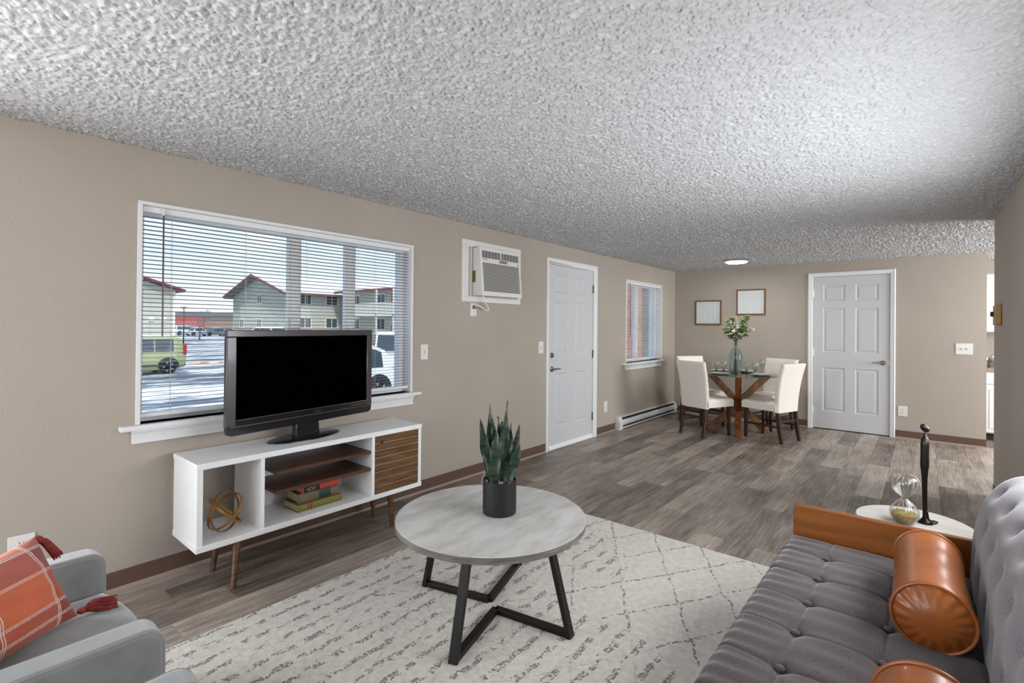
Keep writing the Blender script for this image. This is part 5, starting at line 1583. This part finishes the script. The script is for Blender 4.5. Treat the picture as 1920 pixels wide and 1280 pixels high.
# ================================================================== outdoors
GZ = -0.85
def snow_mat():
    m = bpy.data.materials.new('snowy_lot'); m.use_nodes = True
    nt = m.node_tree; p = nt.nodes['Principled BSDF']; p.inputs['Roughness'].default_value = .7
    tc = nd(nt, 'ShaderNodeTexCoord')
    L = nt.links.new
    def noise(sc, st, det, rg):
        mp = nd(nt, 'ShaderNodeMapping'); mp.inputs['Scale'].default_value = st
        no = nd(nt, 'ShaderNodeTexNoise'); no.inputs['Scale'].default_value = sc; no.inputs['Detail'].default_value = det; no.inputs['Roughness'].default_value = rg
        L(tc.outputs['Object'], mp.inputs[0]); L(mp.outputs[0], no.inputs['Vector']); return no.outputs['Fac']
    a = noise(.55, (1, .28, 1), 8, .62); b = noise(2.6, (1, .35, 1), 6, .65)
    ad = nd(nt, 'ShaderNodeMath', operation='MULTIPLY_ADD'); ad.inputs[1].default_value = .45
    mu = nd(nt, 'ShaderNodeMath', operation='MULTIPLY'); mu.inputs[1].default_value = .55
    L(a, mu.inputs[0]); L(b, ad.inputs[0]); L(mu.outputs[0], ad.inputs[2])
    rp = nd(nt, 'ShaderNodeValToRGB'); el = rp.color_ramp.elements
    el[0].position = .44; el[0].color = lin(92, 96, 100); el[1].position = .555; el[1].color = lin(247, 245, 241)
    x = el.new(.495); x.color = lin(150, 156, 162)
    L(ad.outputs[0], rp.inputs[0]); L(rp.outputs[0], p.inputs['Base Color'])
    bu = nd(nt, 'ShaderNodeBump'); bu.inputs['Strength'].default_value = .4; bu.inputs['Distance'].default_value = .03
    L(b, bu.inputs['Height']); L(bu.outputs[0], p.inputs['Normal'])
    return m
struct(MB().add([(-260, -120, GZ), (40, -120, GZ), (40, 220, GZ), (-260, 220, GZ)], [(0, 1, 2, 3)]).build('ground', snow_mat()))
M['snow'] = mat('roof_snow', lin(244, 246, 250), .8)
M['kerb'] = mat('kerb_rust', lin(196, 150, 110), .8, col2=lin(230, 226, 222), nscale=2)
struct(MB().box(-27.2, -26.95, 7.5, 22, GZ, GZ + .14).build('kerb', M['kerb']))

def siding(name, c, c2):
    m = bpy.data.materials.new(name); m.use_nodes = True
    nt = m.node_tree; p = nt.nodes['Principled BSDF']; p.inputs['Roughness'].default_value = .8
    tc = nd(nt, 'ShaderNodeTexCoord'); wv = nd(nt, 'ShaderNodeTexWave'); wv.wave_type = 'BANDS'; wv.bands_direction = 'Z'; wv.wave_profile = 'SAW'
    wv.inputs['Scale'].default_value = 1.4
    rp = nd(nt, 'ShaderNodeValToRGB'); rp.color_ramp.elements[0].position = .0; rp.color_ramp.elements[0].color = c2; rp.color_ramp.elements[1].position = .25; rp.color_ramp.elements[1].color = c
    nt.links.new(tc.outputs['Object'], wv.inputs['Vector']); nt.links.new(wv.outputs['Color'], rp.inputs[0]); nt.links.new(rp.outputs[0], p.inputs['Base Color'])
    return m
M['sage'] = siding('sage_siding', lin(186, 186, 172), lin(170, 170, 158))
M['sage_dark'] = siding('grey_siding', lin(140, 146, 138), lin(126, 132, 124))
M['fascia'] = mat('red_fascia', lin(132, 74, 72), .6)
M['bwhite'] = mat('building_white', lin(228, 226, 218), .6)
M['pane'] = mat('dark_pane', lin(70, 84, 88), .15)
M['red'] = mat('red_paint', lin(176, 44, 48), .5)
M['soffit'] = mat('soffit_grey', lin(120, 114, 110), .8)

def bwindow(parent, T, a, z, w, h):
    f = MB(T).box(a - w / 2 - .10, a + w / 2 + .10, .01, .07, z - .10, z).box(a - w / 2 - .10, a + w / 2 + .10, .01, .07, z + h, z + h + .10).box(a - w / 2 - .10, a - w / 2, .01, .07, z, z + h).box(a + w / 2, a + w / 2 + .10, .01, .07, z, z + h).box(a - .03, a + .03, .012, .06, z, z + h).build('window', M['bwhite'], parent)
    MB(T).box(a - w / 2, a + w / 2, .005, .03, z, z + h).build('pane', M['pane'], f)
    return f
def facing(ox, oy, along, out):
    """local (a along the facade, n out of it, z up)"""
    return Matrix(((along[0], out[0], 0, ox), (along[1], out[1], 0, oy), (0, 0, 1, 0), (0, 0, 0, 1)))

# left building: its gable end faces us
EZ = 4.62
b1 = thing('apartment_building', 'sage green apartment block with red rake at the left of the window view', 'building', (-62, 9.3, GZ))
MB().prism([(2.0, GZ), (16.5, GZ), (16.5, EZ + .12), (9.25, EZ + 2.30), (2.0, EZ + .12)], 'yz', -70, -55.1).build('wall', M['sage'], b1)
for (y0, z0, y1, z1) in ((9.25, EZ + 2.55, 17.3, EZ + .05), (9.25, EZ + 2.55, 1.2, EZ + .05)):
    MB().prism([(y0, z0), (y1, z1), (y1, z1 + .22), (y0, z0 + .22)], 'yz', -70.6, -54.5).build('roof_snow', M['snow'], b1)
    MB().prism([(y0, z0 - .02), (y1, z1 - .02), (y1, z1 + .13), (y0, z0 + .13)], 'yz', -54.5, -54.42).build('rake_board', M['fascia'], b1)
    MB().prism([(y0, z0 - .12), (y1, z1 - .12), (y1, z1 - .02), (y0, z0 - .02)], 'yz', -70.6, -54.5).build('eave_soffit', M['fascia'], b1)
MB().box(-55.1, -55.04, 16.38, 16.56, GZ, EZ + .1).build('corner_board', M['bwhite'], b1)
T = facing(-55.1, 0, (0, 1), (1, 0))
for y in (6.2, 12.4):
    bwindow(b1, T, y, 3.4, 1.1, 1.0)
for y in (14.55, 15.55):
    MB(T).box(y - .22, y + .22, .0, .14, 1.62, 1.98).build('wall_lamp', M['bwhite'], b1)

# centre building: gable end along x, long side along y
b2 = thing('apartment_building', 'sage apartment block with peaked gable in the middle of the window view', 'building', (-56.6, 30, GZ))
GY = 25.4
MB().prism([(-64.0, GZ), (-49.3, GZ), (-49.3, 4.75), (-56.65, 6.85), (-64.0, 4.75)], 'xz', GY, 47).build('wall', M['sage'], b2)
for sg, xe in ((-1, -64.7), (1, -48.6)):
    x0, z0, z1 = -56.65, 7.02, 4.68
    MB().prism([(x0, z0), (xe, z1), (xe, z1 + .24), (x0, z0 + .24)], 'xz', GY - .9, 47.5).build('roof_snow', M['snow'], b2)
    MB().prism([(x0, z0 - .05), (xe, z1 - .05), (xe, z1 + .14), (x0, z0 + .14)], 'xz', GY - 1.0, GY - .9).build('rake_board', M['fascia'], b2)
    MB().prism([(x0, z0 - .16), (xe, z1 - .16), (xe, z1 - .02), (x0, z0 - .02)], 'xz', GY - .9, 47.5).build('eave_soffit', M['soffit'], b2)
MB().box(-48.6, -48.52, GY - .9, 47.5, 4.56, 4.80).build('gutter_board', M['fascia'], b2)
MB().box(-49.34, -49.26, GY - .03, GY + .16, GZ, 4.7).build('corner_board', M['bwhite'], b2)
T = facing(0, GY, (1, 0), (0, -1))
bwindow(b2, T, -56.4, 3.80, 1.15, .95); bwindow(b2, T, -56.4, .95, 1.15, 1.0); bwindow(b2, T, -61.2, .95, 1.15, 1.0)
MB(T).lathe([(.30, 0), (.33, .02), (.3, .04)], (-51.6, .5, 2.55), 16).build('satellite_dish', M['soffit'], b2)
T = facing(-49.3, 0, (0, 1), (1, 0))
for y in (27.2, 30.4, 33.6):
    bwindow(b2, T, y, 3.66, 1.35, .92); bwindow(b2, T, y, 1.05, 1.35, 1.0)

# right building: facade along x, with a balcony
b3 = thing('apartment_building', 'apartment block with white balcony railing at the right of the window view', 'building', (-36, 35, GZ))
FY = 31.0
MB().prism([(FY, GZ), (45, GZ), (45, 4.95), (38, 6.85), (FY, 4.95)], 'yz', -47.6, -22).build('wall', M['sage'], b3)
MB().prism([(FY - .9, 4.92), (38, 7.0), (38, 7.25), (FY - .9, 5.18)], 'yz', -48.2, -21.5).build('roof_snow', M['snow'], b3)
MB().prism([(46, 4.92), (38, 7.0), (38, 7.25), (46, 5.18)], 'yz', -48.2, -21.5).build('roof_snow', M['snow'], b3)
MB().box(-48.2, -21.5, FY - .98, FY - .9, 4.86, 5.14).build('gutter_board', M['fascia'], b3)
T = facing(0, FY, (1, 0), (0, -1))
for x in (-45.2, -40.6, -34.5):
    bwindow(b3, T, x, 3.55, 1.35, 1.05); bwindow(b3, T, x, .95, 1.35, 1.1)
MB(T).box(-44.6, -27, 0, 1.5, 2.30, 2.50).build('balcony_floor', M['bwhite'], b3)
rl = MB(T).box(-44.6, -27, 1.40, 1.48, 3.52, 3.64).build('balcony_rail', M['bwhite'], b3)
for k in range(88):
    MB(T).box(-44.6 + k * .2, -44.5 + k * .2, 1.42, 1.46, 2.50, 3.52).build('baluster', M['bwhite'], rl)
for (x, z) in ((-38.3, 2.5), (-38.3, GZ + .1)):
    d_ = MB(T).box(x - .5, x + .5, .0, .06, z, z + 2.1).build('door', M['red'], b3)
    MB(T).box(x - .25, x + .25, .06, .07, z + 1.2, z + 1.8).build('door_light', M['pane'], d_)
for x in (-44.4, -39.4, -36.6, -31):
    MB(T).box(x - .07, x + .07, 1.36, 1.50, GZ, 5.0).build('balcony_post', M['bwhite'], b3)

# low red shop far behind the lot
b4 = thing('low_building', 'low commercial building with red wall band far across the lot', 'building', (-124, 41, GZ))
T = facing(-133.4, 35.8, (.8885, .4589), (.4589, -.8885))
MB(T).box(-6, 26, -12, 0, GZ, 3.15).build('wall', mat('tan_brick_wall', lin(150, 118, 102), .8, col2=lin(128, 96, 82), nscale=1.5), b4)
MB(T).box(-6, 12.5, 0, .12, 1.35, 3.1).build('red_band', mat('shop_red', lin(190, 60, 56), .6), b4)
MB(T).box(10.6, 12.2, .12, .4, GZ, 2.6).build('red_pillar', M['red'], b4)
MB(T).box(-6.6, 26.6, -12.6, .7, 3.15, 3.95).build('roof_band', mat('roof_slate', lin(84, 90, 98), .7), b4)
MB(T).box(-6.4, 26.4, -12.4, .5, 3.95, 4.1).build('roof_snow', M['snow'], b4)

# bare trees
def tree(label, base, hgt, seed, spread):
    o = thing('bare_tree', label, 'tree', base)
    r2 = random.Random(seed); mb = MB(); tw = MB()
    def br(p, d, L_, r, lev):
        q = p + d * L_
        (mb if lev < 3 else tw).tube([p, p + d * L_ * .5 + Vector((r2.uniform(-1, 1), r2.uniform(-1, 1), 0)) * L_ * .05, q], [r, r * .85, r * .65], 5 if lev < 3 else 3)
        if lev >= 5: return
        for k in range(3 if lev < 4 else 2):
            a = r2.random() * 6.283; e_ = r2.uniform(.35, .95) * spread
            s = d.orthogonal().normalized(); t = d.cross(s)
            nd_ = (d * math.cos(e_) + (s * math.cos(a) + t * math.sin(a)) * math.sin(e_) + Vector((0, 0, .12))).normalized()
            br(q - d * L_ * r2.uniform(0, .25), nd_, L_ * r2.uniform(.62, .8), r * .6, lev + 1)
    br(Vector(base), Vector((0, 0, 1)), hgt * .30, hgt * .022, 0)
    bk = mat('bark_grey', lin(104, 96, 92), .9)
    mb.build('trunk', bk, o, recalc=False)
    t_ = tw.build('twigs', bk, o, recalc=False); t_['kind'] = 'stuff'
tree('bare tree rising behind the balcony building', (-50.5, 52.0, GZ), 11.0, 4, 1.0)
tree('small bare tree beside the left green building', (-72.0, 24.2, GZ), 5.6, 8, 1.0)
# lamp post in the lot
lp = thing('lamp_post', 'thin dark post standing in the snowy lot', 'post', (-60.0, 18.8, GZ))
MB().cyl((-60, 18.8, GZ), (-60, 18.8, GZ + 3.9), .06, .05, 8).build('pole', M['black'], lp)
MB().box(-60.25, -59.75, 18.6, 19.0, GZ + 3.9, GZ + 4.05).build('lamp_head', M['black'], lp)

# ------------------------------------------------------------------ cars
M['tyre'] = mat('tyre', lin(32, 32, 34), .85)
M['rim'] = mat('alloy', lin(176, 180, 184), .35, .7)
M['cglass'] = mat('car_glass', lin(60, 72, 80), .08)
M['tail'] = mat('tail_red', lin(196, 34, 38), .25)
M['head'] = mat('head_lamp', lin(216, 222, 226), .15)
M['trimblk'] = mat('car_trim', lin(40, 42, 44), .6)
def make_car(label, loc, rz, paint, L_, H_, Wd, shape, snow=True, rough=.3, tail=True):
    """car in its own frame: front towards +x, y to its left, z up from the ground"""
    o = thing('car', label, 'car', loc, rz, group='cars in the snowy lot')
    Wm = W[o.name]
    pm_ = mat('car_paint', paint, rough, coat=.5)
    hl = L_ / 2; hw = Wd / 2
    fw_, rw_ = hl - L_ * .19, -hl + L_ * .175          # wheel centres
    wr = .33 if H_ < 1.7 else .37
    belt = H_ * .60
    box = shape == 'box'
    # lower body: sections along the length (x, z low, z high, half width)
    hood = belt * (.90 if not box else .96)
    st = [(-hl, .42, belt * .86, hw * .86), (-hl + .07, .30, belt * .97, hw * .95), (-hl + .35, .24, belt, hw), (rw_, .22, belt, hw), (0, .20, belt * .99, hw), (fw_ - .5, .20, belt * .98, hw), (fw_, .22, hood, hw), (hl - .30, .25, hood * .95, hw * .95), (hl - .06, .30, hood * .84, hw * .84), (hl, .40, hood * .72, hw * .76)]
    mb = MB(Wm); vs = []; ring = 8
    for (x, zl, zh, w_) in st:
        m_ = (zl + zh) / 2
        vs += [(x, -w_ * .90, zl), (x, -w_, zl + .12), (x, -w_, m_ + .08), (x, -w_ * .93, zh), (x, w_ * .93, zh), (x, w_, m_ + .08), (x, w_, zl + .12), (x, w_ * .90, zl)]
    fs = [tuple(range(8)), tuple((len(st) - 1) * 8 + k for k in range(8))]
    for i in range(len(st) - 1):
        fs += [(i * 8 + k, i * 8 + (k + 1) % 8, (i + 1) * 8 + (k + 1) % 8, (i + 1) * 8 + k) for k in range(8)]
    mb.add(vs, fs)
    bo = mb.build('body', pm_, o, smooth=True, sharp=38)
    # cabin
    if box: cab = [(-hl + .06, belt * .97, hw * .92), (-hl + .16, H_ * .93, hw * .80), (-hl + .40, H_ * .99, hw * .78), (.25, H_, hw * .78), (.72, H_ * .965, hw * .76), (fw_ - .38, hood * 1.0, hw * .90)]
    elif shape == 'hatch': cab = [(-hl + .12, belt * .97, hw * .92), (-hl + .42, H_ * .88, hw * .80), (-hl + .9, H_ * .98, hw * .77), (-.2, H_, hw * .76), (.35, H_ * .965, hw * .75), (fw_ - .22, hood * 1.0, hw * .90)]
    elif shape == 'suv': cab = [(-hl + .08, belt * .97, hw * .92), (-hl + .28, H_ * .92, hw * .82), (-hl + .6, H_ * .99, hw * .79), (.1, H_, hw * .79), (.5, H_ * .97, hw * .77), (fw_ - .45, hood * 1.0, hw * .90)]
    else: cab = [(-hl + .75, belt * .97, hw * .92), (-hl + 1.35, H_ * .95, hw * .76), (-.5, H_ * .995, hw * .74), (0, H_, hw * .74), (.35, H_ * .97, hw * .74), (fw_ - .30, hood * 1.0, hw * .90)]
    mb = MB(Wm); vs = []
    for (x, z, w_) in cab:
        vs += [(x, -hw * .93, min(belt * .97, z)), (x, -w_, z), (x, w_, z), (x, hw * .93, min(belt * .97, z))]
    fs = [(0, 1, 2, 3), tuple((len(cab) - 1) * 4 + k for k in range(4))]
    for i in range(len(cab) - 1):
        fs += [(i * 4 + k, i * 4 + (k + 1) % 4, (i + 1) * 4 + (k + 1) % 4, (i + 1) * 4 + k) for k in range(4)]
    mb.add(vs, fs)
    ca = mb.build('cabin', pm_, o, smooth=True, sharp=30)
    # side windows follow the cabin side, a touch proud
    def top(x):
        for i in range(len(cab) - 1):
            if cab[i][0] <= x <= cab[i + 1][0]:
                t = (x - cab[i][0]) / (cab[i + 1][0] - cab[i][0]); return cab[i][1] + (cab[i + 1][1] - cab[i][1]) * t, cab[i][2] + (cab[i + 1][2] - cab[i][2]) * t
        return cab[-1][1], cab[-1][2]
    x_a, x_b = cab[0][0] + .40, cab[-1][0] - .22
    nwin = 3 if L_ > 4 else 2
    cuts = np.linspace(x_a, x_b, nwin + 1)
    for s in (-1, 1):
        for k in range(nwin):
            xs_ = np.linspace(cuts[k] + .03, cuts[k + 1] - .03, 7)
            up = []; lo_ = []
            for x in xs_:
                zt_, w_ = top(x); zb_ = belt * 1.0
                zz = max(zb_ + .02, zt_ - .10); f_ = (zz - belt * .97) / max(.05, zt_ - belt * .97)
                up.append((x, s * (hw * .93 + (w_ - hw * .93) * f_ + .012), zz)); lo_.append((x, s * (hw * .93 + .008), zb_))
            mbw = MB(Wm); n_ = len(xs_)
            mbw.add(lo_ + up, [(i, i + 1, n_ + i + 1, n_ + i) for i in range(n_ - 1)])
            wo = mbw.build('side_window', M['cglass'], ca)
            so_ = wo.modifiers.new('solid', 'SOLIDIFY'); so_.thickness = .012
    def screen(i, n_):
        (xa, za, wa), (xb, zb_, wb) = cab[i], cab[i + 1]
        if za > zb_: xa, za, wa, xb, zb_, wb = xb, zb_, wb, xa, za, wa
        d = .02 if xa > xb else -.02
        p = lambda t, y: (xa + (xb - xa) * t + d, y * (wa + (wb - wa) * t) * .90, za + (zb_ - za) * t + .012)
        w_ = MB(Wm).add([p(.08, -1), p(.08, 1), p(.92, 1), p(.92, -1)], [(0, 1, 2, 3)]).build(n_, M['cglass'], ca)
        w_.modifiers.new('solid', 'SOLIDIFY').thickness = .012
    screen(len(cab) - 2, 'windshield'); screen(0, 'rear_window')
    for x in (fw_, rw_):
        for s in (-1, 1):
            Tw = Wm @ Matrix.Translation((x, s * (hw - .10), wr)) @ Matrix.Rotation(R90, 4, 'X')
            t_ = MB(Tw).lathe([(wr * .66, -.11), (wr * .93, -.11), (wr, -.07), (wr, .07), (wr * .93, .11), (wr * .66, .11), (wr * .62, 0), (wr * .66, -.11)], n=28).build('wheel', M['tyre'], o, smooth=True)
            rm = MB(Tw).lathe([(0, -.06), (wr * .64, -.05), (wr * .66, .0), (wr * .64, .05), (0, .06)], n=20)
            for k in range(5):
                a = 2 * math.pi * k / 5
                rm.bar((0, 0, -s * .085), (math.cos(a) * wr * .63, math.sin(a) * wr * .63, -s * .10), .07, .03)
            rm.build('rim', M['rim'], t_)
            a_ = [(x + (wr + .07) * math.cos(t), wr + .02 + (wr + .07) * math.sin(t)) for t in np.linspace(-.15, math.pi + .15, 18)]
            MB(Wm).prism(a_, 'xz', s * (hw - .06), s * (hw + .006)).build('wheel_arch', M['trimblk'], bo)
    for s in (-1, 1):
        if not tail: pass
        elif box or shape == 'suv': MB(Wm).box(-hl - .01, -hl + .14, s * hw * .84 - .05, s * hw * .84 + .09, belt * .84, H_ * .78).build('tail_light', M['tail'], bo, bevel=.03)
        else: MB(Wm).box(-hl - .01, -hl + .25, s * hw * .78 - .10, s * hw * .78 + .14, belt * .72, belt * .92).build('tail_light', M['tail'], bo, bevel=.03)
        MB(Wm).box(hl - .40, hl - .03, s * hw * .70 - .12, s * hw * .70 + .14, hood * .66, hood * .85).build('head_light', M['head'], bo, bevel=.03)
        MB(Wm).box(cab[-1][0] - .55, cab[-1][0] - .35, s * (hw + .02) - .06, s * (hw + .06) + .06, belt * .99, belt * 1.12).build('mirror', pm_ if shape != 'hatch' else M['trimblk'], ca, bevel=.03)
        MB(Wm).box(-.9, fw_ - .62, s * (hw + .002) - .012, s * (hw + .002) + .012, .36, .43).build('side_moulding', M['trimblk'], bo)
        MB(Wm).box(-.30, -.14, s * (hw) - .012, s * (hw) + .018, belt * .88, belt * .91).build('door_handle', M['trimblk'], bo)
    MB(Wm).box(-hl - .02, -hl + .10, -hw * .8, hw * .8, .33, .46).build('rear_bumper', M['trimblk'], bo, bevel=.03)
    if snow:
        xs_ = np.linspace(cab[1][0] + .05, cab[-2][0], 8)
        mbs = MB(Wm)
        sec = [(x, top(x)[1] * .9, top(x)[0]) for x in xs_]
        vs = []
        for (x, w_, z) in sec: vs += [(x, -w_, z - .02), (x, -w_ * .9, z + .05), (x, w_ * .9, z + .05), (x, w_, z - .02)]
        fs = [(0, 1, 2, 3), tuple(28 + k for k in range(4))]
        for i in range(7): fs += [(i * 4 + k, i * 4 + (k + 1) % 4, (i + 1) * 4 + (k + 1) % 4, (i + 1) * 4 + k) for k in range(4)]
        mbs.add(vs, fs); mbs.build('roof_snow', M['snow'], ca, smooth=True, sharp=40)
    return o
make_car('boxy lime green car parked at the left of the window view', (-22.95, 5.62, GZ), -R90 + .03, lin(162, 168, 118), 4.05, 1.64, 1.78, 'box')
make_car('white hatchback close to the window, right of the television', (-9.55, 6.99, GZ), -R90 + .02, lin(228, 232, 234), 4.15, 1.70, 1.74, 'hatch', False, tail=False)
make_car('white sport utility car by the red shop', (-106.0, 32.6, GZ), R90 + .3, lin(222, 224, 226), 4.7, 1.85, 1.9, 'suv', False)
make_car('white sedan parked between the shop and the grey sedans', (-100.6, 33.4, GZ), R90 + .2, lin(216, 220, 224), 4.6, 1.48, 1.8, 'sedan')
make_car('grey blue sedan with red tail light left of the television', (-96.4, 34.6, GZ), -R90 + .2, lin(122, 132, 140), 4.6, 1.48, 1.8, 'sedan')
make_car('second grey sedan just above the left television corner', (-92.5, 36.6, GZ), R90 + .25, lin(112, 122, 130), 4.6, 1.48, 1.8, 'sedan')
make_car('white car roof showing above the television left of the mullion', (-43.6, 21.3, GZ), .2, lin(224, 228, 230), 4.7, 1.92, 1.9, 'suv')
make_car('orange roofed car showing above the television right of the mullion', (-37.8, 22.3, GZ), .1, lin(214, 150, 104), 4.6, 1.90, 1.85, 'suv', False)
make_car('white car with snowy roof beyond the white hatchback', (-15.2, 13.6, GZ), -.55, lin(216, 220, 222), 4.7, 1.90, 1.85, 'suv')

# what the small window looks onto: a brick pier and the neighbouring entry
M['brick'] = bpy.data.materials.new('orange_brick'); M['brick'].use_nodes = True
nt = M['brick'].node_tree; bt = nd(nt, 'ShaderNodeTexBrick'); bt.inputs['Scale'].default_value = 4.0
bt.inputs['Color1'].default_value = lin(214, 140, 112); bt.inputs['Color2'].default_value = lin(196, 116, 90); bt.inputs['Mortar'].default_value = lin(200, 186, 172)
tc = nd(nt, 'ShaderNodeTexCoord'); mp = nd(nt, 'ShaderNodeMapping'); mp.inputs['Rotation'].default_value = (R90, 0, 0)
nt.links.new(tc.outputs['Object'], mp.inputs[0]); nt.links.new(mp.outputs[0], bt.inputs['Vector']); nt.links.new(bt.outputs['Color'], nt.nodes['Principled BSDF'].inputs['Base Color'])
bw_ = MB().box(-3.6, -1.55, 9.6, 10.0, GZ, 3.2).build('brick_pier', M['brick'])
tag(bw_, 'orange brick pier outside the small window', 'wall')
MB().box(-3.7, -1.45, 9.5, 10.1, 3.2, 3.35).build('coping', M['soffit'], bw_)
en = thing('entry_building', 'pale grey neighbouring entry with white posts outside the small window', 'building', (-2.0, 16.0, GZ))
MB().box(-7.0, 2.0, 15.0, 15.3, GZ, 3.4).build('wall', M['sage'], en)
T = facing(0, 15.0, (1, 0), (0, -1))
for x in (-4.6, -2.4):
    bwindow(en, T, x, .2, .9, 1.5)
MB(T).box(-6.9, 1.0, .02, 1.6, 2.55, 2.75).build('porch_roof', M['soffit'], en)
for x in (-5.8, -3.5, -1.2):
    MB(T).box(x - .07, x + .07, 1.35, 1.49, GZ, 2.55).build('porch_post', M['bwhite'], en)
